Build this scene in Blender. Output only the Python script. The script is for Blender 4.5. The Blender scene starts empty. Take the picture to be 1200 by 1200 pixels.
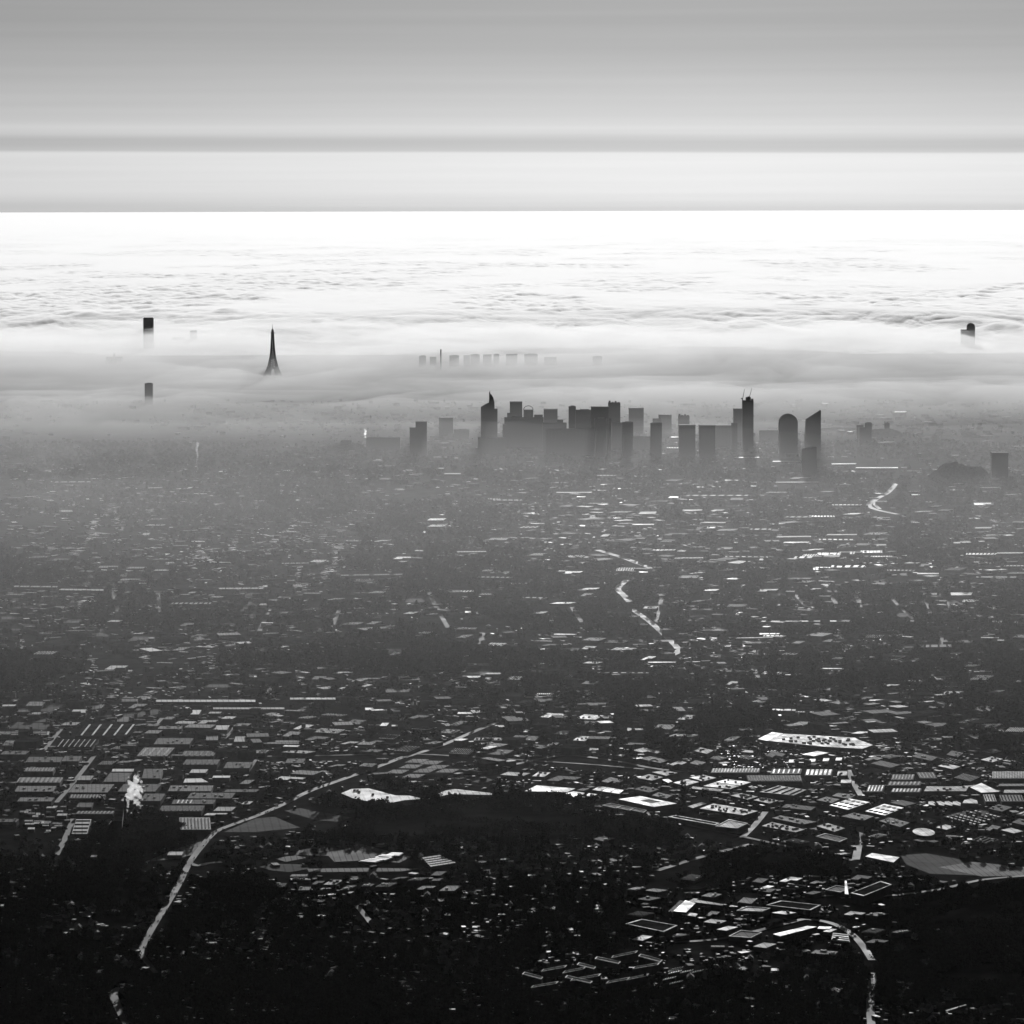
import bpy, math, random
import numpy as np
from mathutils import Matrix, Vector

# ------------------------------------------------------------------ camera, sky, sun, exposure
scene = bpy.context.scene
FPX, CAMH, HORIZON = 4074.0, 1058.0, 244.5      # focal length in photo pixels, flying height, eye-level row
PITCH = math.atan((600 - HORIZON) / FPX)
ROLL = math.radians(0.14)
cam_data = bpy.data.cameras.new('camera')
cam_data.sensor_width = 36.0
cam_data.lens = 36.0 * FPX / 1200.0
cam_data.clip_start = 10.0
cam_data.clip_end = 6.0e6
camera = bpy.data.objects.new('camera', cam_data)
scene.collection.objects.link(camera)
CAM_ROT = Matrix.Rotation(math.pi / 2 - PITCH, 3, 'X') @ Matrix.Rotation(-ROLL, 3, 'Z')
camera.matrix_world = Matrix.Translation((0, 0, CAMH)) @ CAM_ROT.to_4x4()
scene.camera = camera

SUN_EL, SUN_AZ = 9.5, 3.0                       # degrees; azimuth to the right of the view axis (+Y)
world = bpy.data.worlds.new('World')
scene.world = world
world.use_nodes = True
wn, wl = world.node_tree.nodes, world.node_tree.links
wn.clear()
w_out = wn.new('ShaderNodeOutputWorld')
w_bg = wn.new('ShaderNodeBackground')
w_bg.inputs['Strength'].default_value = 0.10
w_sky = wn.new('ShaderNodeTexSky')
w_sky.sky_type = 'NISHITA'
w_sky.sun_disc = False
w_sky.sun_elevation = math.radians(SUN_EL)
w_sky.sun_rotation = math.radians(SUN_AZ)
w_sky.altitude = 1000
w_sky.dust_density = 1.0
w_bw = wn.new('ShaderNodeRGBToBW')
wl.new(w_sky.outputs[0], w_bw.inputs[0])
# layered stratus over the horizon: brightness of the sky by height above the horizon
w_tc = wn.new('ShaderNodeTexCoord')
w_sep = wn.new('ShaderNodeSeparateXYZ')
wl.new(w_tc.outputs['Generated'], w_sep.inputs[0])
w_map = wn.new('ShaderNodeMapping')
w_map.inputs['Scale'].default_value = (3.2, 3.2, 230.0)
wl.new(w_tc.outputs['Generated'], w_map.inputs[0])
w_noise = wn.new('ShaderNodeTexNoise')
w_noise.inputs['Scale'].default_value = 1.6
w_noise.inputs['Detail'].default_value = 7.0
wl.new(w_map.outputs[0], w_noise.inputs[0])
def wmath(op, a, b):
    n = wn.new('ShaderNodeMath'); n.operation = op
    for i, v in enumerate((a, b)):
        if isinstance(v, (int, float)): n.inputs[i].default_value = v
        else: wl.new(v, n.inputs[i])
    return n.outputs[0]
w_el = wmath('ADD', w_sep.outputs['Z'], wmath('MULTIPLY', w_sep.outputs['X'], 0.004))
w_el = wmath('ADD', w_el, wmath('MULTIPLY', wmath('SUBTRACT', w_noise.outputs['Fac'], 0.5), 0.0013))
w_t = wmath('MULTIPLY', w_el, 10.0)             # ramp 0..1 spans z 0..0.1
w_ramp = wn.new('ShaderNodeValToRGB')
SKY_STOPS = [(0.0012, 0.1293), (0.016, 0.1397), (0.0307, 0.1543), (0.0479, 0.1648), (0.1338, 0.1821), (0.151, 0.1871), (0.1571, 0.1835), (0.1632, 0.1415), (0.178, 0.1294), (0.1927, 0.1307), (0.205, 0.1457), (0.2172, 0.1657), (0.2295, 0.1766), (0.2418, 0.1663), (0.2614, 0.1591), (0.3056, 0.1545), (0.3547, 0.1476), (0.4529, 0.1334), (0.5265, 0.129), (0.6001, 0.132), (0.8, 0.105), (1.0, 0.105)]
cr = w_ramp.color_ramp
while len(cr.elements) > 1: cr.elements.remove(cr.elements[-1])
cr.elements[0].position = SKY_STOPS[0][0]; cr.elements[0].color = (SKY_STOPS[0][1],) * 3 + (1,)
for p, v in SKY_STOPS[1:]:
    e = cr.elements.new(p); e.color = (v, v, v, 1)
wl.new(w_t, w_ramp.inputs[0])
w_nz = wmath('ADD', wmath('MULTIPLY', w_noise.outputs['Fac'], 0.15), 0.925)
w_side = wmath('MINIMUM', wmath('MULTIPLY', wmath('POWER', wmath('SUBTRACT', w_sep.outputs['X'], 0.05), 2.0), 7.0), 0.28)
w_lum = wmath('MULTIPLY', wmath('ADD', w_side, 1.0), wmath('MULTIPLY', wmath('MULTIPLY', w_bw.outputs[0], w_ramp.outputs[0]), w_nz))
wl.new(w_lum, w_bg.inputs['Color'])
wl.new(w_bg.outputs[0], w_out.inputs['Surface'])

sun_data = bpy.data.lights.new('sun', 'SUN')
sun_data.energy = 3.2
sun_data.angle = math.radians(0.5)
sun_data.color = (1.0, 1.0, 1.0)
sun = bpy.data.objects.new('sun', sun_data)
scene.collection.objects.link(sun)
az, el = math.radians(SUN_AZ), math.radians(SUN_EL)
SUN_DIR = Vector((math.sin(az) * math.cos(el), math.cos(az) * math.cos(el), math.sin(el)))
sun.rotation_euler = (-SUN_DIR).to_track_quat('-Z', 'Y').to_euler()
sun.location = (0, 5000, 3000)

scene.view_settings.view_transform = 'Standard'
scene.view_settings.look = 'None'
scene.view_settings.gamma = 1.0
scene.view_settings.use_curve_mapping = False
scene.view_settings.exposure = 0.0
scene.render.engine = 'CYCLES'
cy = scene.cycles
cy.max_bounces = 6
cy.diffuse_bounces = 1
cy.glossy_bounces = 2
cy.volume_bounces = 1
cy.transparent_max_bounces = 12
cy.use_denoising = True
cy.sample_clamp_indirect = 4.0
cy.caustics_reflective = False
cy.caustics_refractive = False

# ------------------------------------------------------------------ helpers
rnd = random.Random(11)
rng = np.random.default_rng(7)

def ray(px, py):
    return CAM_ROT @ Vector(((px - 600) / FPX, -(py - 600) / FPX, -1.0))
def G(px, py, z=0.0):
    """world point at height z seen at photo pixel (px, py)"""
    d = ray(px, py)
    t = (z - CAMH) / d.z
    return Vector((d.x * t, d.y * t, z))
def AT(px, py, Y):
    """world point at distance Y seen at photo pixel"""
    d = ray(px, py)
    t = Y / d.y
    return Vector((d.x * t, Y, CAMH + d.z * t))

def link(o, parent=None):
    scene.collection.objects.link(o)
    if parent is not None: o.parent = parent
    return o
def tag(o, label, cat, group=None):
    o['label'] = label; o['category'] = cat
    if group: o['group'] = group
    return o
def kind(o, k, label=None, cat=None):
    o['kind'] = k
    if label: o['label'] = label; o['category'] = cat
    return o
def empty(name, loc, label, cat, group=None, rz=0.0):
    o = bpy.data.objects.new(name, None)
    o.empty_display_size = 5
    o.location = loc; o.rotation_euler = (0, 0, rz)
    return tag(link(o), label, cat, group)

class MB:
    """collects polygons with a material slot each, links them as one mesh object"""
    def __init__(s): s.v = []; s.f = []; s.m = []
    def poly(s, pts, mi=0):
        b = len(s.v); s.v.extend(tuple(p) for p in pts); s.f.append(tuple(range(b, b + len(pts)))); s.m.append(mi)
    def prism(s, base, z0, z1, mi_side=0, mi_top=0, top=None):
        """base: list of (x, y) anticlockwise; top: optional other outline"""
        n = len(base); top = top or base; b = len(s.v)
        s.v.extend((p[0], p[1], z0) for p in base)
        zt = z1 if isinstance(z1, (list, tuple)) else [z1] * n
        s.v.extend((p[0], p[1], z) for p, z in zip(top, zt))
        for i in range(n):
            j = (i + 1) % n
            s.f.append((b + i, b + j, b + n + j, b + n + i)); s.m.append(mi_side)
        s.f.append(tuple(b + n + i for i in range(n))); s.m.append(mi_top)
        s.f.append(tuple(b + i for i in reversed(range(n)))); s.m.append(mi_side)
    def box(s, cx, cy, z0, z1, w, d, a=0.0, mi_side=0, mi_top=0):
        c, q = math.cos(a), math.sin(a)
        pts = [(cx + c * x - q * y, cy + q * x + c * y) for x, y in ((-w/2, -d/2), (w/2, -d/2), (w/2, d/2), (-w/2, d/2))]
        s.prism(pts, z0, z1, mi_side, mi_top)
    def bar(s, p, q, r, r2=None, n=6, mi=0):
        p, q = Vector(p), Vector(q); r2 = r if r2 is None else r2
        ax = (q - p).normalized()
        u = ax.orthogonal().normalized(); w = ax.cross(u)
        b = len(s.v)
        for c, rr in ((p, r), (q, r2)):
            for k in range(n):
                t = 2 * math.pi * k / n
                s.v.append(tuple(c + (u * math.cos(t) + w * math.sin(t)) * rr))
        for k in range(n):
            j = (k + 1) % n
            s.f.append((b + k, b + j, b + n + j, b + n + k)); s.m.append(mi)
        s.f.append(tuple(b + k for k in reversed(range(n)))); s.m.append(mi)
        s.f.append(tuple(b + n + k for k in range(n))); s.m.append(mi)
    def build(s, name, mats, parent=None, origin=(0, 0, 0)):
        me = bpy.data.meshes.new(name)
        o0 = Vector(origin)
        me.from_pydata([tuple(Vector(p) - o0) for p in s.v], [], s.f)
        if not isinstance(mats, (list, tuple)): mats = [mats]
        for m in mats: me.materials.append(m)
        if len(mats) > 1: me.polygons.foreach_set('material_index', s.m)
        me.update()
        o = bpy.data.objects.new(name, me)
        link(o, parent)
        if parent is None: o.location = o0
        return o

def np_mesh(name, verts, quads, mats, mat_idx=None, smooth=False):
    me = bpy.data.meshes.new(name)
    nv, nq = len(verts), len(quads)
    me.vertices.add(nv); me.vertices.foreach_set('co', np.asarray(verts, np.float32).ravel())
    k = quads.shape[1]
    me.loops.add(nq * k); me.loops.foreach_set('vertex_index', np.asarray(quads, np.int32).ravel())
    me.polygons.add(nq)
    me.polygons.foreach_set('loop_start', np.arange(0, nq * k, k, dtype=np.int32))
    for m in mats: me.materials.append(m)
    if mat_idx is not None: me.polygons.foreach_set('material_index', np.asarray(mat_idx, np.int32))
    me.update(calc_edges=True)
    me.validate()
    me.polygons.foreach_set('use_smooth', np.full(nq, smooth, dtype=bool))
    o = bpy.data.objects.new(name, me)
    return link(o)

# smooth value noise on the plane
def _hash(ix, iy, seed):
    h = (ix.astype(np.int64) * 374761393 + iy.astype(np.int64) * 668265263 + seed * 1442695041) & 0xFFFFFFFF
    h = ((h ^ (h >> 13)) * 1274126177) & 0xFFFFFFFF
    return ((h ^ (h >> 16)) & 0xFFFF) / 65535.0
def vnoise(x, y, seed=0):
    ix, iy = np.floor(x), np.floor(y)
    fx, fy = x - ix, y - iy
    fx = fx * fx * fx * (fx * (fx * 6 - 15) + 10); fy = fy * fy * fy * (fy * (fy * 6 - 15) + 10)
    a, b = _hash(ix, iy, seed), _hash(ix + 1, iy, seed)
    c, d = _hash(ix, iy + 1, seed), _hash(ix + 1, iy + 1, seed)
    return (a * (1 - fx) + b * fx) * (1 - fy) + (c * (1 - fx) + d * fx) * fy
def fbm(x, y, seed=0, octv=4, gain=0.5):
    t, a, n = 0.0, 1.0, 0.0
    for k in range(octv):
        t = t + a * vnoise(x * 2**k + 17.3 * k, y * 2**k + 5.1 * k, seed + k); n += a; a *= gain
    return t / n
def sstep(a, b, x):
    t = np.clip((x - a) / (b - a), 0, 1)
    return t * t * (3 - 2 * t)

# ------------------------------------------------------------------ materials
def new_mat(name):
    m = bpy.data.materials.new(name); m.use_nodes = True
    return m, m.node_tree.nodes, m.node_tree.links, m.node_tree.nodes['Principled BSDF']
def grey(v): return (v, v, v, 1)

def surface(name, base, rough, spec=0.5, var=0.25, scale=0.05, rvar=0.0, stripe=None, dark=None):
    """plain surface with patchy tone; stripe = (spacing m, depth) for seams or floors"""
    m, n, l, p = new_mat(name)
    tc = n.new('ShaderNodeTexCoord')
    nz = n.new('ShaderNodeTexNoise'); nz.inputs['Scale'].default_value = scale; nz.inputs['Detail'].default_value = 4
    l.new(tc.outputs['Object'], nz.inputs['Vector'])
    mr = n.new('ShaderNodeMapRange')
    mr.inputs[1].default_value = .3; mr.inputs[2].default_value = .7
    mr.inputs[3].default_value = base * (1 - var); mr.inputs[4].default_value = base * (1 + var)
    l.new(nz.outputs['Fac'], mr.inputs[0])
    l.new(mr.outputs[0], p.inputs['Base Color'])
    if rvar:
        rr = n.new('ShaderNodeMapRange')
        rr.inputs[1].default_value = .3; rr.inputs[2].default_value = .7
        rr.inputs[3].default_value = max(.05, rough - rvar); rr.inputs[4].default_value = min(1, rough + rvar)
        l.new(nz.outputs['Fac'], rr.inputs[0]); l.new(rr.outputs[0], p.inputs['Roughness'])
    else:
        p.inputs['Roughness'].default_value = rough
    p.inputs['Specular IOR Level'].default_value = spec
    if stripe:                              # seams and gutters across the roof, a little duller than the sheets between
        sp = n.new('ShaderNodeSeparateXYZ'); l.new(tc.outputs['Object'], sp.inputs[0])
        def mth(op, a, b):
            k = n.new('ShaderNodeMath'); k.operation = op
            for i, v in enumerate((a, b)):
                if isinstance(v, (int, float)): k.inputs[i].default_value = v
                else: l.new(v, k.inputs[i])
            return k.outputs[0]
        big = n.new('ShaderNodeTexNoise'); big.inputs['Scale'].default_value = .012; big.inputs['Detail'].default_value = 2
        l.new(tc.outputs['Object'], big.inputs['Vector'])
        f = mth('FRACT', mth('DIVIDE', mth('ADD', sp.outputs['X'], mth('MULTIPLY', sp.outputs['Y'], .12)), stripe[0]), 0)
        sm = mth('MULTIPLY', mth('LESS_THAN', f, .22), stripe[1])
        seam = mth('SUBTRACT', 1.0, sm)
        seam = mth('MULTIPLY', seam, mth('ADD', .72, mth('MULTIPLY', big.outputs['Fac'], .56)))
        l.new(mth('MULTIPLY', mr.outputs[0], seam), p.inputs['Base Color'])
        l.new(mth('MULTIPLY', seam, spec), p.inputs['Specular IOR Level'])
    return m

M = {}
# roofing from dull felt to shiny sheet metal; what differs between them is colour and polish
M['roof_felt'] = surface('roof_felt', .05, 1.0, .0, .5, .04)
M['roof_gravel'] = surface('roof_gravel', .12, .90, .10, .45, .09, .06, stripe=(11.0, .35))
M['roof_fibre'] = surface('roof_fibre', .20, .86, .15, .4, .08, .08, stripe=(7.5, .4))
M['roof_zinc'] = surface('roof_zinc', .34, .78, .24, .35, .07, .10, stripe=(9.0, .4))
M['roof_sheet'] = surface('roof_sheet', .55, .72, .28, .3, .06, .12, stripe=(12.0, .35))
M['roof_white'] = surface('roof_white', .78, .66, .38, .18, .05, .11, stripe=(16.0, .25))
ROOF = [M[k] for k in ('roof_felt', 'roof_gravel', 'roof_fibre', 'roof_zinc', 'roof_sheet', 'roof_white')]
M['wall_dark']   = surface('wall_dark', .07, .9, .1, .3, .08)
M['wall_render'] = surface('wall_render', .16, .9, .1, .25, .05)
M['skylight']    = surface('skylight_glazing', .55, .40, .5, .1, .1)
M['asphalt'] = surface('asphalt', .06, .84, .14, .5, .03, .10)
M['motorway'] = surface('motorway_concrete', .16, .78, .20, .5, .02, .10)
M['crop']        = surface('crop_field', .06, .94, .04, .5, .03, .04, stripe=(14.0, .3))
M['meadow']      = surface('meadow_grass', .032, 1.0, .0, .6, .010)
M['stubble']     = surface('stubble_field', .15, .88, .11, .5, .025, .07, stripe=(10.0, .45))
M['bark']        = surface('bark', .05, .95, .05, .3, 1.0)
M['leaf']        = surface('foliage', .055, .95, .0, .4, .15)
M['car_paint']   = surface('car_paint', .35, .35, .5, .2, .3)
M['steel_dark']  = surface('iron_lattice', .06, .7, .2, .2, .1)

def tower_mat(name, base, floor_h=3.6, bay=5.0):
    """facade: floors and bays, darker glazing between paler spandrels"""
    m, n, l, p = new_mat(name)
    tc = n.new('ShaderNodeTexCoord'); sp = n.new('ShaderNodeSeparateXYZ')
    l.new(tc.outputs['Object'], sp.inputs[0])
    def mth(op, a, b):
        k = n.new('ShaderNodeMath'); k.operation = op
        for i, v in enumerate((a, b)):
            if isinstance(v, (int, float)): k.inputs[i].default_value = v
            else: l.new(v, k.inputs[i])
        return k.outputs[0]
    fz = mth('FRACT', mth('DIVIDE', sp.outputs['Z'], floor_h), 0)
    fx = mth('FRACT', mth('DIVIDE', mth('ADD', sp.outputs['X'], mth('MULTIPLY', sp.outputs['Y'], 1.0)), bay), 0)
    g = mth('MULTIPLY', mth('GREATER_THAN', fz, .38), mth('GREATER_THAN', fx, .22))
    mr = n.new('ShaderNodeMapRange'); l.new(g, mr.inputs[0])
    mr.inputs[3].default_value = base; mr.inputs[4].default_value = base * .35
    l.new(mr.outputs[0], p.inputs['Base Color'])
    rr = n.new('ShaderNodeMapRange'); l.new(g, rr.inputs[0])
    rr.inputs[3].default_value = .8; rr.inputs[4].default_value = .35
    l.new(rr.outputs[0], p.inputs['Roughness'])
    p.inputs['Specular IOR Level'].default_value = .25
    return m
M['glass_tower'] = tower_mat('glass_tower', .05)
M['stone_tower'] = tower_mat('stone_tower', .10, 3.2, 6.0)
M['city_wall']   = M['wall_render']

def fog_mat(name, density, aniso, color=.96):
    m = bpy.data.materials.new(name); m.use_nodes = True
    n, l = m.node_tree.nodes, m.node_tree.links
    n.clear()
    o = n.new('ShaderNodeOutputMaterial')
    v = n.new('ShaderNodeVolumePrincipled')
    v.inputs['Color'].default_value = grey(color)
    v.inputs['Density'].default_value = density
    v.inputs['Anisotropy'].default_value = aniso
    l.new(v.outputs[0], o.inputs['Volume'])
    return m

# ------------------------------------------------------------------ ground
m, n, l, p = new_mat('ground_soil')
tc = n.new('ShaderNodeTexCoord')
def noise_node(scale, detail=5, rough=.55):
    z = n.new('ShaderNodeTexNoise'); z.inputs['Scale'].default_value = scale
    z.inputs['Detail'].default_value = detail; z.inputs['Roughness'].default_value = rough
    l.new(tc.outputs['Object'], z.inputs['Vector']); return z
a = noise_node(.0016, 6); b = noise_node(.02, 4)
mx = n.new('ShaderNodeMath'); mx.operation = 'MULTIPLY'
l.new(a.outputs['Fac'], mx.inputs[0]); l.new(b.outputs['Fac'], mx.inputs[1])
mr = n.new('ShaderNodeMapRange'); l.new(mx.outputs[0], mr.inputs[0])
mr.inputs[1].default_value = .12; mr.inputs[2].default_value = .42
mr.inputs[3].default_value = .015; mr.inputs[4].default_value = .05
l.new(mr.outputs[0], p.inputs['Base Color'])
p.inputs['Roughness'].default_value = 1.0; p.inputs['Specular IOR Level'].default_value = 0.0
mb = MB()
mb.poly([(-4e4, -2000, 0), (4e4, -2000, 0), (4e4, 6e4, 0), (-4e4, 6e4, 0)])
kind(mb.build('ground', m), 'structure')

# ------------------------------------------------------------------ cloud sea, fog banks, haze
def fog_sheet(name, mat, d0, d1, H, u0=-.19, u1=.19, nu=240, nd=240, geo=False):
    """closed body of fog: flat underside just below the ground, top H(u, d) above it; u = x / distance"""
    us = np.linspace(u0, u1, nu)
    ds = np.geomspace(d0, d1, nd) if geo else np.linspace(d0, d1, nd)
    U, D = np.meshgrid(us, ds)
    top = np.maximum(H(U, D), 0.4)
    X = U * D
    vt = np.stack([X, D, top], -1).reshape(-1, 3)
    vb = np.stack([X, D, np.full_like(X, -6.0)], -1).reshape(-1, 3)
    N = nu * nd
    idx = np.arange(N).reshape(nd, nu)
    q = np.stack([idx[:-1, :-1], idx[:-1, 1:], idx[1:, 1:], idx[1:, :-1]], -1).reshape(-1, 4)
    qb = q[:, ::-1] + N
    def side(a, b): return np.stack([b, a, a + N, b + N], -1)
    sides = [side(idx[0, :-1], idx[0, 1:])[:, ::-1][:, ::-1], side(idx[-1, 1:], idx[-1, :-1]), side(idx[1:, 0], idx[:-1, 0]), side(idx[:-1, -1], idx[1:, -1])]
    quads = np.concatenate([q, qb] + sides)
    return np_mesh(name, np.concatenate([vt, vb]), quads, [mat], smooth=False)

def ydist(py, z=0.0):
    return FPX * (CAMH - z) / (np.asarray(py, float) - HORIZON)

# cloud sea from behind the city to the horizon
def deck_top(U, D):
    X = U * D
    big = fbm(X / 2200, D / 4600, 3, 3)
    puff = np.abs(2 * fbm(X / 230 + 40, D / 620, 9, 4, .5) - 1)
    roll = np.abs(2 * fbm(X / 800 + 7, D / 1700, 14, 3, .5) - 1)
    amp = 1 / (1 + ((D - 26000) / 60000) ** 2)
    patch = sstep(.44, .66, fbm(X / 1500 + 60, D / 3600, 17, 3)) + .18
    h = 170 + 26 * (big - .5) * amp + (26 * (roll - .25) + 38 * (puff - .25)) * patch * amp * (.12 + .88 * np.maximum(sstep(27500, 33000, D), .75 * sstep(.03, .09, U) * sstep(.46, .60, fbm(X / 900, D / 2400, 29, 3))))
    edge = 26900 + 700 * np.sin(U * 31 + .6) + 1500 * (fbm(X / 900, D / 2400, 21, 3) - .5)
    tear = fbm(X / 230 + 3 * fbm(X / 600, D / 1500, 25, 2), D / 560, 23, 5, .62)
    m_ = (D - edge) / 4200 + (.26 + .22 * sstep(.04, .085, U)) * (tear - .5) * sstep(9000, 1500, np.abs(D - edge))
    return h * sstep(-.35, 1.15, m_)
kind(fog_sheet('cloud_sea', fog_mat('cloud_sea_vapour', .011, .405, .995), 25250, 1.2e6, deck_top, -.165, .165, 860, 1350, geo=True), 'structure')

# thin haze over the whole city, thickening with distance
def haze_top(U, D):
    X = U * D
    t = np.interp(D, [5200, 5700, 6100, 6570, 7100, 7800, 8500, 10400, 14300, 16500, 19000, 24000, 27500], [0, 38, 86, 165, 285, 365, 360, 300, 235, 195, 165, 150, 150])
    return t * (.80 + .4 * fbm(X / 2300, D / 3000, 31, 3))
kind(fog_sheet('thin_haze_layer', fog_mat('thin_haze_vapour', 4.3e-5, .45), 5200, 27500, haze_top, nu=120, nd=200), 'stuff', 'thin grey haze lying over the whole city', 'haze')
def low_top(U, D):
    X = U * D
    n = 1.25 * fbm(X / 900 + 9, D / 2100, 41, 5, .58) - .12
    left = sstep(.03, -.10, U) * sstep(9500, 12500, D)
    ld = np.exp(-((D - 14300) / 900) ** 2) * sstep(.11, .07, U) * sstep(-.06, -.02, U)
    return (100 * sstep(8000, 16500, D) * (.30 + 1.15 * n + .45 * left) + 62 * ld + 75 * sstep(.50, .72, fbm(X / 620 + 2 * fbm(X / 700, D / 1600, 47, 2), D / 1500, 45, 4, .6)) * sstep(.02, -.05, U) * sstep(9500, 11500, D)) * sstep(17400, 15400, D)
kind(fog_sheet('low_mist_layer', fog_mat('low_mist_vapour', 5.5e-5, .45), 8000, 17500, low_top, nu=320, nd=320), 'stuff', 'low grey mist between the rooftops of the middle distance', 'mist')
# dense bank behind the business district
def bank_top(U, D):
    X = U * D
    n = 1.5 * fbm(X / 560 + 2 * fbm(X / 900, D / 2000, 55, 2), D / 1500, 51, 5, .6) - .25; e = 2400 * (fbm(X / 1500, D / 2500, 57, 3) - .5)
    c = (.50 + .5 * sstep(-.015, .03, U) + .32 * sstep(-.06, -.10, U)) * sstep(15700, 18400, D) * sstep(22300, 17300, D + e)
    right = sstep(.085, .115, U)
    return 135 * c * (.35 + 1.15 * n) * (1 - .65 * right * sstep(17500, 16000, D))
kind(fog_sheet('fog_bank', fog_mat('fog_bank_vapour', 4.0e-4, .35), 15300, 22900, bank_top, nu=420, nd=300), 'stuff', 'bright bank of fog lying behind the business district', 'fog')
def bank2_top(U, D):
    X = U * D
    n = 1.5 * fbm(X / 620 + 2 * fbm(X / 1000, D / 2200, 65, 2) + 13, D / 1700, 61, 5, .6) - .25; e = 2600 * (fbm(X / 1700, D / 2500, 67, 3) - .5)
    c = sstep(18400, 23800, D + e)
    bump = 20 * np.exp(-((U - .131) / .016) ** 2) * np.exp(-((D - 23700) / 900) ** 2)
    return bump + 170 * c * (1 - .22 * sstep(.105, .13, U)) * (.40 + 1.1 * n) * sstep(29500, 28000, D)
kind(fog_sheet('fog_bank', fog_mat('far_fog_bank_vapour', 4.6e-4, .42), 18300, 29500, bank2_top, nu=420, nd=320), 'stuff', 'pale far fog around the iron lattice tower, up to the cloud edge', 'fog')

# the air itself: one box round the camera, ground and city; the sky and the cloud sea are outside it
mb = MB()
mb.prism([(-9000, -1500), (9000, -1500), (9000, 25200), (-9000, 25200)], -1.0 - 6, CAMH + 60)
kind(mb.build('haze', fog_mat('haze_air', 1.1e-6, .4)), 'stuff')

# ------------------------------------------------------------------ towers of the business district and the far city
def px_span(x0, x1, Y):
    a, b = AT(x0, 500, Y), AT(x1, 500, Y)
    return (a.x + b.x) / 2, b.x - a.x
def z_at(py, Y, px=600): return AT(px, py, Y).z

def rect(w, d, cx=0.0, cy=0.0): return [(cx - w/2, cy - d/2), (cx + w/2, cy - d/2), (cx + w/2, cy + d/2), (cx - w/2, cy + d/2)]
def ellipse(w, d, n=20, p=2.0):
    out = []
    for k in range(n):
        t = 2 * math.pi * k / n; c, s = math.cos(t), math.sin(t)
        out.append((w/2 * math.copysign(abs(c) ** (2/p), c), d/2 * math.copysign(abs(s) ** (2/p), s)))
    return out

def tower(x0, x1, ytop, Y, label, shape='box', mat='glass_tower', depth=None, rz=None, crown='plant', name='office_tower', cat='tower', group='towers of the business district', **kw):
    """tower spanning photo columns x0..x1 with its roof at row ytop, standing at distance Y"""
    cx, w = px_span(x0, x1, Y)
    H = z_at(ytop, Y)
    d = depth or w * .8
    if rz is None: rz = 0.0
    root = empty(name, (cx, Y + d/2, 0), label, cat, group, rz)
    b = MB()
    mt = M[mat]
    if shape == 'box':
        b.prism(rect(w, d), -1, H)
    elif shape == 'round':
        b.prism(ellipse(w, d, 24, kw.get('p', 3.0)), -1, H)
    elif shape == 'slant':              # roof rising to one side, kw: low = row of the lower corner, lean = metres the low side leans in
        hl = z_at(kw['low'], Y); ln = kw.get('lean', 0)
        up = kw.get('up', 'right')
        top = rect(w, d)
        if up == 'right': top[0] = (top[0][0] + ln, top[0][1]); top[3] = (top[3][0] + ln, top[3][1]); zs = [hl, H, H, hl]
        else: zs = [H, hl, hl, H]
        b.prism(rect(w, d), -1, zs, top=top)
    elif shape == 'arch':               # half-round top seen from the front
        r = w / 2; zs = H - r * kw.get('k', 1.0)
        pr = [(-r, -1), (r, -1)] + [(r * math.cos(t), zs + (H - zs) * math.sin(t)) for t in np.linspace(0, math.pi, 15)]
        nn = len(pr)
        b.poly([(x, -d/2, z) for x, z in pr]); b.poly([(x, d/2, z) for x, z in reversed(pr)])
        for i in range(nn):
            j = (i + 1) % nn
            b.poly([(pr[j][0], -d/2, pr[j][1]), (pr[i][0], -d/2, pr[i][1]), (pr[i][0], d/2, pr[i][1]), (pr[j][0], d/2, pr[j][1])])
    elif shape == 'outline':            # front outline in photo pixels, given depth
        pts = [AT(px, py, Y) for px, py in kw['pts']]
        pr = [(p.x - cx, max(p.z, -1)) for p in pts]; nn = len(pr)
        b.poly([(x, -d/2, z) for x, z in pr]); b.poly([(x, d/2, z) for x, z in reversed(pr)])
        for i in range(nn):
            j = (i + 1) % nn
            b.poly([(pr[j][0], -d/2, pr[j][1]), (pr[i][0], -d/2, pr[i][1]), (pr[i][0], d/2, pr[i][1]), (pr[j][0], d/2, pr[j][1])])
    fo = b.build('facade', [mt, M['roof_felt']], root)
    for p_ in fo.data.polygons: p_.material_index = 1 if p_.normal.z > .25 else 0
    if crown == 'plant' and shape in ('box', 'round'):
        c = MB(); c.prism(rect(w * .55, d * .5, w * .05), H, H + 3.2); c.build('roof_plant', M['wall_dark'], root)
    if crown == 'parapet':
        c = MB(); c.prism(rect(w * 1.03, d * 1.03), H, H + 2.6); c.build('parapet', M['wall_dark'], root)
    if crown in ('jagged',):
        for k in range(4):
            c = MB(); x = -w * .38 + w * .25 * k
            c.prism(rect(w * .16, d * .3, x), H, H + (9, 4, 7, 3)[k]); c.build('roof_plant', M['wall_dark'], root)
    for ax in kw.get('masts', ()):
        c = MB(); c.bar((ax[0] * w, 0, H), (ax[0] * w, 0, H + ax[1]), .9, .35); c.build('mast', M['steel_dark'], root)
    return root

def wings(root, x0, x1, ytop, Y, depth=25, name='wing', mat='glass_tower'):
    """a lower block of the same building, as its part"""
    cx, w = px_span(x0, x1, Y); H = z_at(ytop, Y)
    b = MB(); b.prism(rect(w, depth, cx - root.location.x, (depth / 2 + Y) - root.location.y), -1, H)
    o = b.build(name, [M[mat], M['roof_felt']], root)
    for p_ in o.data.polygons: p_.material_index = 1 if p_.normal.z > .25 else 0
    return o

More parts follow.
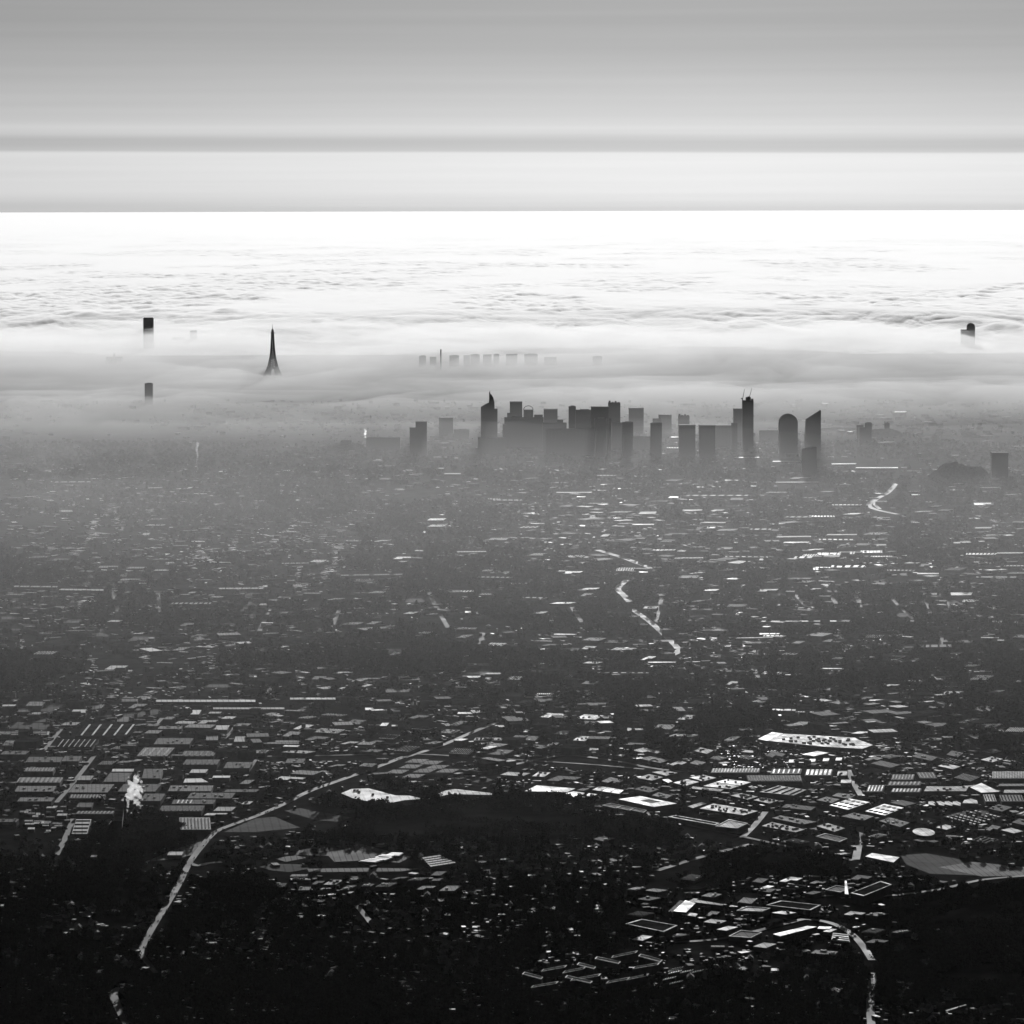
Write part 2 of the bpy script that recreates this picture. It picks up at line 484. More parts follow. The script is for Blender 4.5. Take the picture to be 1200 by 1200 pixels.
T = tower
t = T(487, 500.2, 494.5, 14900, 'dark stepped tower with its tall half on the right, alone left of the others', crown='parapet'); wings(t, 480, 487, 501, 14905, 22)
T(514.5, 531, 490, 16200, 'pale plain slab tower between the stepped tower and the spired one', mat='stone_tower', crown='parapet')
T(532, 550, 503.5, 16000, 'low wide block with a thin mast, right of the pale slab tower', mat='stone_tower', masts=((-.05, 14),))
T(429, 469, 512.5, 15250, 'very low wide building standing left of the dark stepped tower', depth=30, crown='none')
T(448, 472, 510, 16500, 'faint low office slab just behind the leftmost wide building', depth=30, mat='stone_tower', crown='none')
T(563.5, 583, 459, 15400, 'tallest tower, with a curved pointed spire on its sloping roof', 'outline', depth=45,
  pts=[(563.5, 560), (583, 560), (583, 479.5), (579.6, 479.5), (579.4, 472), (578.2, 467), (576.2, 463.5), (574.6, 462), (574.2, 457.8), (573.2, 460.5), (573.1, 472.2), (569, 474), (563.5, 477.3)])
T(597.5, 612, 471.5, 15900, 'tall square tower with a flat overhanging top, left of the domed one', crown='parapet')
T(594.3, 600, 484, 15700, 'narrow dark shoulder tower in front of the square tower with the overhanging top', crown='none')
t = T(613.5, 625, 480.5, 15700, 'tower crowned by a bare round hoop above its roof', 'round', p=4, crown='none')
hp = MB(); Hh = z_at(480.5, 15700); cx0, w0 = px_span(613.5, 625, 15700)
prev = None
for k in range(15):
    a_ = math.pi * k / 14; q = (math.cos(a_) * w0 * .48, 0, Hh + math.sin(a_) * 18)
    if prev: hp.bar(prev, q, 1.6)
    prev = q
hp.build('hoop', M['steel_dark'], t)
t = T(591, 637, 490, 15350, 'broad dark mass of joined blocks under the domed tower', depth=70, crown='none'); wings(t, 589, 593, 497.5, 15340, 60)
wings(t, 626, 636, 486.5, 15420, 40); wings(t, 600, 612, 487, 15400, 40)
T(637.3, 653.4, 480.2, 15800, 'flat topped square tower between the domed tower and the cluster', crown='parapet')
t = T(636, 664, 496, 15300, 'low dark slab stepping down to the right under the flat topped square tower', depth=50, crown='none'); wings(t, 653, 660, 492.2, 15330, 30)
T(666.3, 675, 476.5, 15300, 'narrow dark tower at the left end of the tall cluster', 'round', p=5, masts=((0, 6),))
T(674.5, 693.5, 480.8, 15250, 'wide flat tower between two darker ones in the cluster', depth=40, masts=((-.2, 8),))
T(692.7, 713, 477.6, 15000, 'broad black tower in the middle of the tall cluster', depth=40, masts=((.05, 9),), crown='parapet')
T(696.5, 711, 491, 14800, 'dark rounded tower standing directly in front of the broad black tower', 'round', p=3.5)
T(712.8, 727, 472.5, 15500, 'tall tower with a ragged roof of plant rooms, highest of the cluster', crown='jagged')
T(713, 716.5, 490.5, 14700, 'thin slab tower between the dark rounded tower and the ragged roofed one', crown='none')
T(717, 729.5, 496, 15100, 'short grey block at the foot of the ragged roofed tower', crown='none', mat='stone_tower')
T(729, 742.3, 495.3, 14750, 'near slim tower with rounded corners, in front of the pale wide tower', 'round', p=4)
T(737, 754.3, 479.2, 16400, 'pale wide tower with a slightly domed roof, standing apart behind', mat='stone_tower', crown='parapet')
T(762.3, 776, 496.3, 14800, 'near slim dark tower, right twin of the one with rounded corners', 'round', p=5)
T(765, 775, 491.2, 15900, 'small grey tower peeping over the slim dark twin', mat='stone_tower', crown='none')
T(772, 787, 487.2, 16400, 'plain grey tower right of the slim dark twin', mat='stone_tower', crown='parapet')
T(795, 808, 488, 16200, 'grey tower with a small stepped top, over the left end of the long block', mat='stone_tower', crown='jagged')
T(796, 815, 499.3, 14750, 'left third of the long level block of offices', depth=55, crown='parapet')
T(819.5, 838.5, 499.6, 14700, 'middle third of the long level block, right of the bright gap', depth=55, crown='parapet')
T(838.8, 857, 499.8, 15300, 'paler right third of the long level block', depth=55, mat='stone_tower', crown='parapet')
T(857, 864, 496.5, 15100, 'small cube shaped block joining the long block and the crane tower', mat='stone_tower', crown='none')
T(859.5, 871, 480.3, 15800, 'grey slab tower tucked behind the tower under construction', mat='stone_tower', crown='parapet')
# tower under construction, its core above the floors
t = T(870, 883, 470.2, 15100, 'dark unfinished tower with a bare concrete core on top', depth=40, crown='none')
cxk, wk = px_span(874.3, 880, 15100); cc = MB(); cc.prism(rect(wk, 18, cxk - t.location.x), z_at(470.2, 15100), z_at(466.3, 15100)); cc.build('core', M['wall_dark'], t)
cxk, wk = px_span(880.6, 883, 15100); cc = MB(); cc.prism(rect(wk, 18, cxk - t.location.x), z_at(470.2, 15100), z_at(468.2, 15100)); cc.build('climbing_formwork', M['wall_dark'], t)
def crane(xb, yb, xt, yt, Y, label):
    p, q = AT(xb, yb, Y), AT(xt, yt, Y)
    foot = z_at(470.2, 15100)
    root = empty('tower_crane', (p.x, Y, foot), label, 'crane', 'cranes on the unfinished tower')
    b = MB(); b.bar((0, 0, 0), (0, 0, p.z - foot), 2.0, n=4); b.build('mast', M['steel_dark'], root)
    b = MB(); b.bar((0, 0, p.z - foot), (q.x - p.x, 4, q.z - foot), 1.9, 1.0, n=4); b.build('jib', M['steel_dark'], root)
    b = MB(); b.box(-4, 0, p.z - foot - 1, p.z - foot + 3.5, 7, 3); b.build('counterweight', M['wall_dark'], root)
    b = MB(); b.box(0, -1, p.z - foot - 3, p.z - foot, 3.4, 3); b.build('cab', M['wall_dark'], root)
crane(870.3, 467.5, 872.6, 455.8, 15095, 'left luffing crane on the unfinished tower, jib almost upright')
crane(878.2, 465.5, 881.2, 455.0, 15105, 'right luffing crane above the core of the unfinished tower')
T(913, 935, 486, 14800, 'dark tower with a half round top like an arch', 'arch', depth=40, k=.95)
T(942.3, 962, 482, 14700, 'sharp tower whose roof slants steeply up to the right', 'slant', low=493, lean=9, depth=45)
T(939.8, 957, 524.5, 13800, 'short dark tower with a bowed roof in front of the slanting one', 'outline', depth=38,
  pts=[(939.8, 590), (957, 590), (957, 524.3), (952, 523.9), (946, 525), (941, 527), (939.8, 527.8)])
t = T(1013.8, 1022, 496.7, 15700, 'distant pair of joined towers right of the slanting tower', 'round', p=5); wings(t, 1007, 1014.5, 502, 15690, 25); wings(t, 1004, 1012, 499.5, 15900, 25, mat='stone_tower')
T(1036.5, 1042.5, 497.2, 16300, 'small lone tower with a ragged roof on the horizon of the right suburbs', crown='jagged', masts=((0, 7),))
T(1163, 1182, 532.6, 13500, 'lone dark slab tower near the right edge of the photo', depth=45, crown='parapet')
# scattered low blocks round the district
for (a_, b_, yt, Y, lb) in [(399, 412, 516, 15100, 'tiny dark block far left of the stepped tower'), (1045, 1110, 501, 16800, 'long low housing slab on the rise at right'),
                            (890, 912, 505.5, 15600, 'low grey terrace between the crane tower and the arched tower'),
                            (962, 1003, 503, 16500, 'low distant terrace right of the slanting tower'),
                            (640, 700, 503, 14900, 'low dark podium under the tall cluster'), (742, 762, 512, 15200, 'low block in the gap between the two slim twins'),
                            (560, 592, 513, 15000, 'low dark podium at the foot of the tallest spired tower')]:
    T(a_, b_, yt, Y, lb, depth=40, mat='stone_tower', crown='none', name='office_block', cat='building', group='low blocks round the business district')

# wooded rise left of the lone slab tower
def mound(px0, px1, ytop, Y, depth):
    cx, w = px_span(px0, px1, Y); H = z_at(ytop, Y); n = 26
    us = np.linspace(-1, 1, n); Ux, Uy = np.meshgrid(us, us)
    X = cx + Ux * w / 2; Yy = Y + depth / 2 + Uy * depth / 2
    Z = H * np.clip(1 - Ux**2, 0, 1)**.45 * np.clip(1 - Uy**2, 0, 1)**.5 * (.35 + .95 * fbm(X / 40, Yy / 40, 151, 4)) - .5
    idx = np.arange(n * n).reshape(n, n)
    q = np.stack([idx[:-1, :-1], idx[:-1, 1:], idx[1:, 1:], idx[1:, :-1]], -1).reshape(-1, 4)
    kind(np_mesh('wooded_hill', np.stack([X, Yy, Z], -1).reshape(-1, 3), q, [M['leaf']], smooth=False), 'structure')
mound(1090, 1164, 545.5, 13400, 150)
mound(1018, 1062, 505, 16000, 260)
mound(380, 428, 519, 15050, 200)
# far city
t = T(169, 181, 371.8, 26300, 'black tower rising out of the fog at far left, tallest there', 'round', p=5, depth=45, crown='none', name='fog_tower', group='towers standing in the fog')
cc = MB(); hz = z_at(371.8, 26300); cc.prism(ellipse(68, 36, 16, 4), hz, hz + 4); cc.build('roof_plant', M['wall_dark'], t)
T(170, 179.2, 448.3, 18900, 'small dark tower standing in the fog below the taller black one', depth=30, crown='plant', name='fog_tower', group='towers standing in the fog')
T(1132.4, 1141.6, 380.0, 26500, 'lone far tower with a rounded top at the cloud edge, far right', 'arch', depth=40, k=1.0, name='fog_tower', group='towers standing in the fog')
T(1125.5, 1133, 387.5, 26500, 'low dim block leaning against the far round topped tower', depth=40, crown='none', name='fog_tower', group='towers standing in the fog')
FAR = [(491.5, 499.5, 416.8), (504, 511.6, 418.4), (527, 538.2, 416.4), (543.5, 551, 416.6), (551.5, 562.4, 415.4), (566.3, 576.3, 415.9), (578.6, 585.3, 415.2), (593.3, 606.5, 415.5), (614.5, 630.2, 415.2), (638, 652, 419), (694.5, 705.5, 418)]
ORD = ['first', 'second', 'third', 'fourth', 'fifth', 'sixth', 'seventh', 'eighth', 'ninth', 'tenth', 'eleventh']
for k, (a_, b_, yt) in enumerate(FAR):
    T(a_, b_, yt, 23400 + 30 * k, ORD[k] + ' from the left in the faint row of riverside slab towers', depth=30, mat='stone_tower', crown='parapet' if k % 2 else 'plant', name='riverside_tower', cat='tower', group='faint riverside row of towers')
q = AT(516.6, 409.5, 23000)
root = empty('chimney_stack', (q.x, 23000, 0), 'thin chimney standing between the faint riverside towers', 'chimney')
cc = MB(); cc.bar((0, 0, 0), (0, 0, q.z - 8), 5.5, 4.2, 10); cc.build('shaft', M['stone_tower'], root)
cc = MB(); cc.bar((0, 0, q.z - 8), (0, 0, q.z), 4.8, 4.8, 10); cc.build('rim', M['wall_dark'], root)
for (a_, b_, yt, lb) in [(224, 231.5, 386.6, 'faint pale tower right of the tall black fog tower'), (203, 218, 394.5, 'faint low block left of the faint pale tower in the fog')]:
    T(a_, b_, yt, 27200, lb, depth=40, mat='stone_tower', crown='none', name='fog_tower', group='towers standing in the fog')
# domed church
Yd = 24000; q0, wd = px_span(130.5, 139, Yd); zt, zd = z_at(411.5, Yd), z_at(416.5, Yd)
root = empty('domed_church', (q0, Yd, 0), 'faint church dome with a lantern, below left of the black fog tower', 'church')
cc = MB(); cc.prism(ellipse(wd * .75, wd * .75, 16), 0, zd - wd * .5); cc.build('drum', M['stone_tower'], root)
cc = MB(); rr = wd * .42; pz = zd - wd * .5; ring0 = None
for k in range(6):
    t0, t1 = math.pi/2 * k/6, math.pi/2 * (k+1)/6
    cc.bar((0, 0, pz + rr*1.2*math.sin(t0)), (0, 0, pz + rr*1.2*math.sin(t1)), rr*math.cos(t0), max(.5, rr*math.cos(t1)), 16)
cc.build('dome', M['wall_dark'], root)
cc = MB(); cc.bar((0, 0, zd), (0, 0, zt), 5, .8, 8); cc.build('lantern', M['wall_dark'], root)
cc = MB(); cc.box(0, 30, 0, 45, wd * 2.2, 60); cc.build('nave', M['stone_tower'], root)
# iron lattice tower
Ye = 22000.0
pc = AT(319.3, 380, Ye); Ht = pc.z
root = empty('lattice_tower', (pc.x, Ye, 0), 'tall tapering iron lattice tower with a needle top and arched base', 'tower', rz=math.radians(20))
def half(z):      # half width of the tower at height z (for 330 m)
    zz = [0, 57, 58, 115, 116, 170, 220, 276, 300]; ww = [50, 28, 27, 16.5, 15.4, 10.5, 7.8, 5.6, 4.8]
    return float(np.interp(z, zz, ww)) * Ht / 330
S = Ht / 330
def lattice_leg(sx, sy):
    b = MB(); lv = [0, 14, 28, 42, 57]
    for lo, hi in zip(lv[:-1], lv[1:]):
        def corners(z):
            h = half(z); t_ = 20 - 9 * z / 57
            t_ *= S
            return [Vector((sx * (h - u * t_), sy * (h - v * t_), z * S)) for u, v in ((0, 0), (1, 0), (1, 1), (0, 1))]
        A_, B_ = corners(lo), corners(hi)
        for k in range(4):
            j = (k + 1) % 4
            b.bar(A_[k], B_[k], 2.2, n=4); b.bar(A_[k], B_[j], 1.5, n=4); b.bar(A_[j], B_[k], 1.5, n=4); b.bar(B_[k], B_[j], 1.5, n=4)
    b.build('leg', M['steel_dark'], root)
for sx in (-1, 1):
    for sy in (-1, 1): lattice_leg(sx, sy)
for z, h_, nm in ((57, 32, 'first_platform'), (115, 18.5, 'second_platform'), (276, 9.5, 'top_platform')):
    b = MB(); b.prism(rect(2*h_*S, 2*h_*S), z*S - 2, z*S + 4.5); b.build(nm, M['steel_dark'], root)
b = MB()
for ang in range(4):
    R_ = Matrix.Rotation(ang * math.pi/2, 3, 'Z'); prev = None
    for k in range(11):
        a_ = math.pi * k / 10
        q = R_ @ Vector((math.cos(a_) * 30 * S, -35 * S + 7 * S * math.sin(a_), (16 + 38 * math.sin(a_)) * S))
        if prev is not None: b.bar(prev, q, 1.8, n=4)
        prev = q
b.build('arch', M['steel_dark'], root)
b = MB(); lv = [58, 72, 86, 100, 115, 128, 142, 156, 172, 188, 204, 222, 240, 258, 276]
for lo, hi in zip(lv[:-1], lv[1:]):
    A_ = [Vector((sx*half(lo), sy*half(lo), lo*S)) for sx, sy in ((-1,-1),(1,-1),(1,1),(-1,1))]
    B_ = [Vector((sx*half(hi), sy*half(hi), hi*S)) for sx, sy in ((-1,-1),(1,-1),(1,1),(-1,1))]
    for k in range(4):
        j = (k + 1) % 4
        b.bar(A_[k], B_[k], 2.8, n=4); b.bar(A_[k], B_[j], 1.7, n=4); b.bar(A_[j], B_[k], 1.7, n=4); b.bar(B_[k], B_[j], 1.6, n=4)
        if lo >= 115:
            b.bar((A_[k]+A_[j])/2, (B_[k]+B_[j])/2, 2.0, n=4)
b.build('shaft', M['steel_dark'], root)
b = MB(); b.prism(rect(12*S, 12*S), 280*S, 295*S); b.bar((0,0,295*S), (0,0,303*S), 5*S, 2*S, 10); b.build('summit_cabin', M['steel_dark'], root)
b = MB(); b.bar((0,0,300*S), (0,0,Ht), 1.7, .8, 6); b.build('mast', M['steel_dark'], root)

# ------------------------------------------------------------------ occupancy of the ground, in photo pixels, so that nothing is built through something else
occ = np.zeros((1240, 1300), bool)
def fill_poly(pts, grow=1.5):
    xs = np.array([p[0] for p in pts]); ys = np.array([p[1] for p in pts])
    c = np.array([xs.mean(), ys.mean()])
    y0, y1 = int(max(0, ys.min() - grow)), int(min(1239, ys.max() + grow + 1)); x0, x1 = int(max(-40, xs.min() - grow)), int(min(1255, xs.max() + grow + 1))
    if y1 <= y0 or x1 <= x0: return
    Y, X = np.mgrid[y0:y1 + 1, x0:x1 + 1].astype(float)
    inside = np.zeros(X.shape, bool); n = len(pts)
    for i in range(n):
        (ax, ay), (bx, by) = pts[i], pts[(i + 1) % n]
        if ay != by:
            inside ^= ((ay > Y) != (by > Y)) & (X < (bx - ax) * (Y - ay) / (by - ay) + ax)
        L = math.hypot(bx - ax, by - ay) + 1e-6
        t = np.clip(((X - ax) * (bx - ax) + (Y - ay) * (by - ay)) / L**2, 0, 1)
        inside |= np.hypot(X - ax - t * (bx - ax), Y - ay - t * (by - ay)) < grow
    occ[y0:y1 + 1, x0 + 40:x1 + 41] |= inside
def is_free(px, py):
    ix = np.clip(np.round(px).astype(int) + 40, 0, 1299); iy = np.clip(np.round(py).astype(int), 0, 1239)
    return ~occ[iy, ix]
def to_px(x, y, z=0.0):
    """photo pixel of world points (arrays)"""
    P = np.stack([x, y, np.zeros_like(x) + z - CAMH], -1) @ np.array(CAM_ROT)
    return 600 + FPX * P[..., 0] / -P[..., 2], 600 - FPX * P[..., 1] / -P[..., 2]

# ------------------------------------------------------------------ roads and fields
RCOUNT = [0]
def ribbon(name, pts, width, mat, z=.25, w2=None):
    z = 1.1 + .01 * RCOUNT[0]; RCOUNT[0] += 1
    P = [G(px, py) for px, py in pts]
    # resample smoothly
    Q = []
    for i in range(len(P) - 1):
        p0, p1, p2, p3 = P[max(0, i-1)], P[i], P[i+1], P[min(len(P)-1, i+2)]
        for k in range(8):
            t = k / 8
            Q.append(.5 * ((2*p1) + (p2-p0)*t + (2*p0-5*p1+4*p2-p3)*t*t + (3*p1-p0-3*p2+p3)*t**3))
    Q.append(P[-1])
    L, R_ = [], []
    for i, q in enumerate(Q):
        d = (Q[min(i+1, len(Q)-1)] - Q[max(i-1, 0)]); d.z = 0
        nrm = Vector((-d.y, d.x, 0)).normalized()
        w = width + ((w2 or width) - width) * i / (len(Q) - 1)
        L.append(q + nrm * w / 2); R_.append(q - nrm * w / 2)
    b = MB()
    for i in range(len(Q) - 1):
        b.poly([(R_[i].x, R_[i].y, z), (R_[i+1].x, R_[i+1].y, z), (L[i+1].x, L[i+1].y, z), (L[i].x, L[i].y, z)])
    kind(b.build(name, mat), 'structure')
    xs, ys = to_px(np.array([q.x for q in Q]), np.array([q.y for q in Q]))
    for i in range(len(Q) - 1):
        for dy in ((0, 4.5, 8) if ys[i] > 900 else (0, 3, 5.5)):
            fill_poly([(xs[i], ys[i] + dy), (xs[i+1], ys[i+1] + dy), (xs[i+1] + .1, ys[i+1] + .1 + dy)], max(1.0, width / Q[i].y * FPX * .40))
    return Q
MW, AS = M['motorway'], M['asphalt']
motorway = ribbon('motorway', [(166, 1121), (166, 1112), (180, 1086), (196, 1060), (210, 1036), (222, 1012), (236, 993), (252, 976), (275, 966), (300, 957), (330, 944), (362, 928), (398, 915), (440, 900), (474, 887)], 9.5, MW, w2=13)
ribbon('slip_road', [(222, 1012), (232, 1015), (245, 1012), (260, 1011)], 11, MW, .30)
ribbon('road', [(150, 1203), (140, 1184), (133, 1166), (140, 1158)], 11, MW)
ribbon('road', [(166, 1120), (174, 1130), (183, 1141)], 9, AS)
ribbon('road', [(474, 888), (500, 880), (525, 871), (555, 858), (582, 847)], 12, MW)
ribbon('road', [(440, 1090), (430, 1076), (418, 1062)], 9, MW)
ribbon('road', [(52, 880), (64, 864), (76, 850)], 9, MW)
ribbon('road', [(66, 941), (80, 925), (96, 905), (112, 884)], 9, MW)
ribbon('road', [(153, 881), (165, 869), (178, 855), (190, 842)], 9, MW)
ribbon('road', [(66, 1003), (76, 984), (86, 960)], 10, MW)
ribbon('road', [(263, 866), (271, 858), (276, 851)], 8, AS)
ribbon('road', [(290, 905), (298, 893), (301, 885)], 8, AS)
ribbon('road', [(300, 887), (380, 886), (474, 884), (560, 888), (640, 893), (700, 897), (755, 902)], 9, AS)
ribbon('road', [(600, 897), (660, 886), (720, 892), (760, 900), (800, 905)], 12, AS)
ribbon('road', [(1003, 1008), (1007, 985), (1008, 969)], 13, MW)
ribbon('road', [(1009, 933), (1001, 919), (994, 903)], 11, MW)
ribbon('road', [(870, 982), (884, 968), (897, 952)], 11, MW)
ribbon('road', [(800, 966), (870, 981), (935, 995), (1000, 1009)], 10, AS)
ribbon('road', [(985, 1053), (1045, 1050), (1100, 1043), (1150, 1032), (1203, 1027)], 10, MW)
ribbon('road', [(925, 1082), (945, 1078), (975, 1083), (996, 1094), (1010, 1108), (1022, 1126)], 11, MW)
ribbon('road', [(1021, 1203), (1020, 1175), (1023, 1141)], 11, MW)
ribbon('road', [(770, 1021), (805, 1010), (840, 1000), (880, 990)], 12, AS)
ribbon('road', [(790, 1105), (850, 1100), (925, 1082)], 10, AS)
ribbon('road', [(940, 1052), (985, 1050), (1010, 1052)], 9, MW)
ribbon('road', [(700, 645), (730, 654), (765, 667)], 22, MW)
ribbon('road', [(735, 680), (724, 690), (731, 698), (738, 706)], 19, MW)
ribbon('road', [(740, 714), (760, 728), (778, 744), (795, 762), (786, 769)], 17, MW)
for pts, w in [(((1050, 567), (1040, 578), (1019, 590), (1025, 597), (1052, 603)), 20), (((1043, 576), (1025, 588), (1031, 597)), 14)]:
    ribbon('railway_yard', list(pts), w, MW)
for pts in [((131, 683), (138, 717)), ((185, 695), (188, 722)), ((320, 705), (304, 740)), ((397, 716), (389, 735)), ((502, 690), (507, 704), (525, 736)), ((566, 742), (563, 757)),
            ((930, 695), (942, 708), (957, 722)), ((968, 692), (980, 708)), ((1000, 693), (1010, 712)), ((1043, 700), (1070, 726)), ((1083, 700), (1090, 714)), ((1107, 700), (1112, 715)),
            ((1105, 746), (1101, 761)), ((670, 712), (682, 730)), ((455, 825), (454, 843)), ((776, 700), (768, 730)), ((880, 780), (890, 795))]:
    ribbon('street', list(pts), 12, AS)
MEADOWS = []
FCOUNT = [0]
def field(pts, mat='crop', z=.12, name='field'):
    z += .006 * FCOUNT[0]; FCOUNT[0] += 1
    b = MB(); b.poly([G(px, py, z) for px, py in pts]); kind(b.build(name, M[mat]), 'structure'); fill_poly(pts, 3.0 if pts[0][1] > 890 and name != 'meadow' else .5)
    if name == 'meadow': MEADOWS.append(pts)
    if pts[0][1] > 890 and name != 'meadow': fill_poly([(x_, y_ + 5) for x_, y_ in pts], 1.5)
field([(388, 984), (470, 957), (560, 944), (640, 948), (705, 964), (690, 978), (600, 972), (520, 984), (450, 988)], 'meadow', .06, 'meadow')
field([(700, 962), (770, 972), (800, 985), (760, 990), (705, 978)], 'meadow', .06, 'meadow')
field([(840, 1008), (900, 1000), (985, 1012), (975, 1026), (880, 1022)], 'meadow', .06, 'meadow')
field([(1045, 1066), (1110, 1052), (1200, 1042), (1206, 1075), (1120, 1092), (1060, 1088)], 'meadow', .06, 'meadow')
field([(1065, 1150), (1130, 1130), (1206, 1128), (1206, 1165), (1140, 1170)], 'meadow', .06, 'meadow')
field([(115, 972), (170, 958), (215, 974), (205, 990), (150, 996)], 'meadow', .06, 'meadow')
field([(232, 1040), (300, 1032), (330, 1050), (270, 1062)], 'meadow', .06, 'meadow')
field([(330, 1001), (352, 996), (390, 991), (425, 989.5), (455, 998), (482, 1004), (468, 1011), (430, 1008), (392, 1010), (385, 1003)], 'stubble')
field([(352, 995.5), (388, 991), (405, 994.5), (372, 1001)], 'crop', .2)
field([(430, 991), (455, 997), (440, 1001), (418, 996)], 'crop', .2)
field([(322, 1006), (345, 1002), (360, 1005), (335, 1010)], 'stubble', .16)
field([(304, 1016), (318, 1012), (360, 1013), (362, 1018), (340, 1022), (318, 1020)], 'crop')
field([(360, 1018), (430, 1017), (492, 1018), (470, 1021), (362, 1022)], 'stubble')
field([(333, 950), (352, 947), (412, 958), (398, 963), (370, 961)], 'crop')
field([(262, 975), (300, 959), (322, 957), (352, 970), (300, 975)], 'crop')
for (cx, cyy) in [(465, 904), (481, 898), (497, 903), (512, 898.5), (484, 909), (524, 903), (505, 893.5), (488, 891.5)]:
    field([(cx - 14, cyy + 2), (cx + 6, cyy + 2.4), (cx + 15, cyy - 1.8), (cx - 4, cyy - 2.2)], 'stubble')
field([(528, 912), (545, 908), (553, 909), (538, 913)], 'stubble'); field([(553, 916), (570, 911), (578, 914), (566, 918)], 'crop')
field([(1055, 1002), (1085, 1000), (1120, 1006), (1168, 1020), (1150, 1026), (1090, 1024), (1062, 1013)], 'crop')
field([(1100, 1016), (1140, 1010), (1200, 1016), (1200, 1026), (1150, 1027)], 'stubble')
field([(0, 853), (18, 846), (66, 848), (52, 855)], 'crop'); field([(100, 828), (122, 825), (124, 829), (104, 832)], 'stubble')
field([(128, 845), (146, 839), (158, 841), (150, 846)], 'stubble'); field([(112, 840), (170, 833), (192, 829), (190, 836), (165, 840)], 'crop')
field([(117, 963), (130, 958.5), (138, 961), (136, 967), (124, 966)], 'stubble')
field([(12, 832), (60, 826), (85, 825), (60, 834)], 'crop'); field([(170, 1010), (205, 995), (236, 986), (232, 1000), (208, 1006)], 'stubble')
for k in range(60):
    x, y = rnd.uniform(-10, 1210), rnd.uniform(690, 845); w, h = rnd.uniform(10, 34), rnd.uniform(1.5, 5); s = rnd.uniform(-12, 12)
    field([(x, y + h), (x + w, y + h), (x + w + s, y), (x + s, y)], 'crop', .1 + .002 * k)

# ------------------------------------------------------------------ works, warehouses and halls given by the outline of their roof
TONE = {'k': 0, 'd': 1, 'g': 2, 'm': 3, 'b': 4, 'w': 5}
def hall(pts, h, tone, label, sky=None, court=None, vents=0, name='warehouse', cat='warehouse', group='warehouses and works', parapet=False):
    """pts: roof corners in photo pixels, near-left first, anticlockwise on the ground"""
    P = [G(px, py, h) for px, py in pts]
    A_ = sum(P[i].x * P[(i+1) % len(P)].y - P[(i+1) % len(P)].x * P[i].y for i in range(len(P)))
    if A_ < 0: P = P[::-1]; pts = list(pts)[::-1]
    c = sum(P, Vector()) / len(P); c.z = 0
    root = empty(name, c, label, cat, group)
    Lp = [(q.x - c.x, q.y - c.y) for q in P]
    b = MB(); b.prism(Lp, -.5, h - .6); b.build('wall', M['wall_dark'], root)
    if tone == 'g' and name == 'warehouse': tone = rnd.choice('dggg')
    rm = ROOF[TONE[tone]]
    if court:                               # roof with an open court or holes, built as a ring of strips round each hole
        cp = [(G(px, py, h) - c) for px, py in court]
        b = MB()
        n = len(Lp)
        for i in range(4):
            j = (i + 1) % 4
            b.prism([Lp[i], Lp[j], (cp[j].x, cp[j].y), (cp[i].x, cp[i].y)], h - .6, h)
        b.build('roof', rm, root)
    else:
        b = MB(); b.prism([(x * 1.004, y * 1.004) for x, y in Lp], h - .6, h); b.build('roof', rm, root)
    if parapet:
        n = len(Lp)
        inn = [(x * .93, y * .90) for x, y in Lp]
        b = MB()
        for i in range(n):
            j = (i + 1) % n; b.prism([Lp[i], Lp[j], inn[j], inn[i]], h, h + .9)
        b.build('parapet', M['roof_sheet'], root)
    if len(Lp) == 4:
        def bil(a, q): 
            p0, p1, p2, p3 = [Vector((x, y)) for x, y in Lp]
            return (p0 * (1-a) + p1 * a) * (1-q) + (p3 * (1-a) + p2 * a) * q
        if sky:                             # (count, fraction of bay, across?, material)
            nS, fr, across, mk = sky
            for k in range(nS):
                t0 = (k + .5 - fr/2) / nS; t1 = (k + .5 + fr/2) / nS
                qd = [bil(t0, .08), bil(t1, .08), bil(t1, .92), bil(t0, .92)] if across else [bil(.04, t0), bil(.96, t0), bil(.96, t1), bil(.04, t1)]
                b = MB(); b.prism([tuple(q) for q in qd], h, h + .8); b.build('skylight', M[mk], root)
        for k in range(vents):
            q = bil(rnd.uniform(.08, .92), rnd.uniform(.15, .85))
            b = MB(); b.box(q.x, q.y, h, h + 1.8, rnd.uniform(2.5, 5), rnd.uniform(2.5, 4), rnd.uniform(0, 1)); b.build('roof_vent', M['wall_dark'] if tone in 'bwm' else M['roof_sheet'], root)
    fill_poly([(px, py) for px, py in pts] , 1.5)
    base = [G(px, py, h) for px, py in pts]
    xs, ys = to_px(np.array([q.x for q in base]), np.array([q.y for q in base]))
    fill_poly(list(zip(xs, ys)), 1.5)
    return root
def par(x0, x1, yn, yf, s=0.0): return [(x0, yn), (x1, yn), (x1 + s, yf), (x0 + s, yf)]

H_ = hall
# left works district
H_(par(-6, 57, 861, 857, 1), 8, 'b', 'long bright shed cut by the left edge, beside the short road between fields', sky=(2, .2, False, 'roof_felt'))
H_(par(83, 100, 835, 831.5, 3), 8, 'w', 'small white shed alone above the glasshouses with slanting rooflights')
H_(par(183, 299, 822.4, 820, 0), 9, 'b', 'longest thin bright shed, at the upper edge of the works district')
H_(par(340, 399, 819.6, 817.5, 0), 9, 'b', 'thin bright shed right of the longest one, same line')
H_(par(250, 333, 831, 829, 0), 8, 'm', 'thin grey shed below the longest bright one')
H_(par(223, 233, 837, 832, 3), 7, 'w', 'small white shed tilted to the right under the thin grey shed')
H_(par(244, 258, 836, 834, 2), 7, 'm', 'little grey shed next to the small tilted white shed')
H_(par(236, 266, 855, 850, 3), 8, 'b', 'bright flat warehouse with a dark front, middle of the works district')
H_(par(274, 290, 869, 863, 2), 9, 'm', 'small grey square warehouse right of the middle works road')
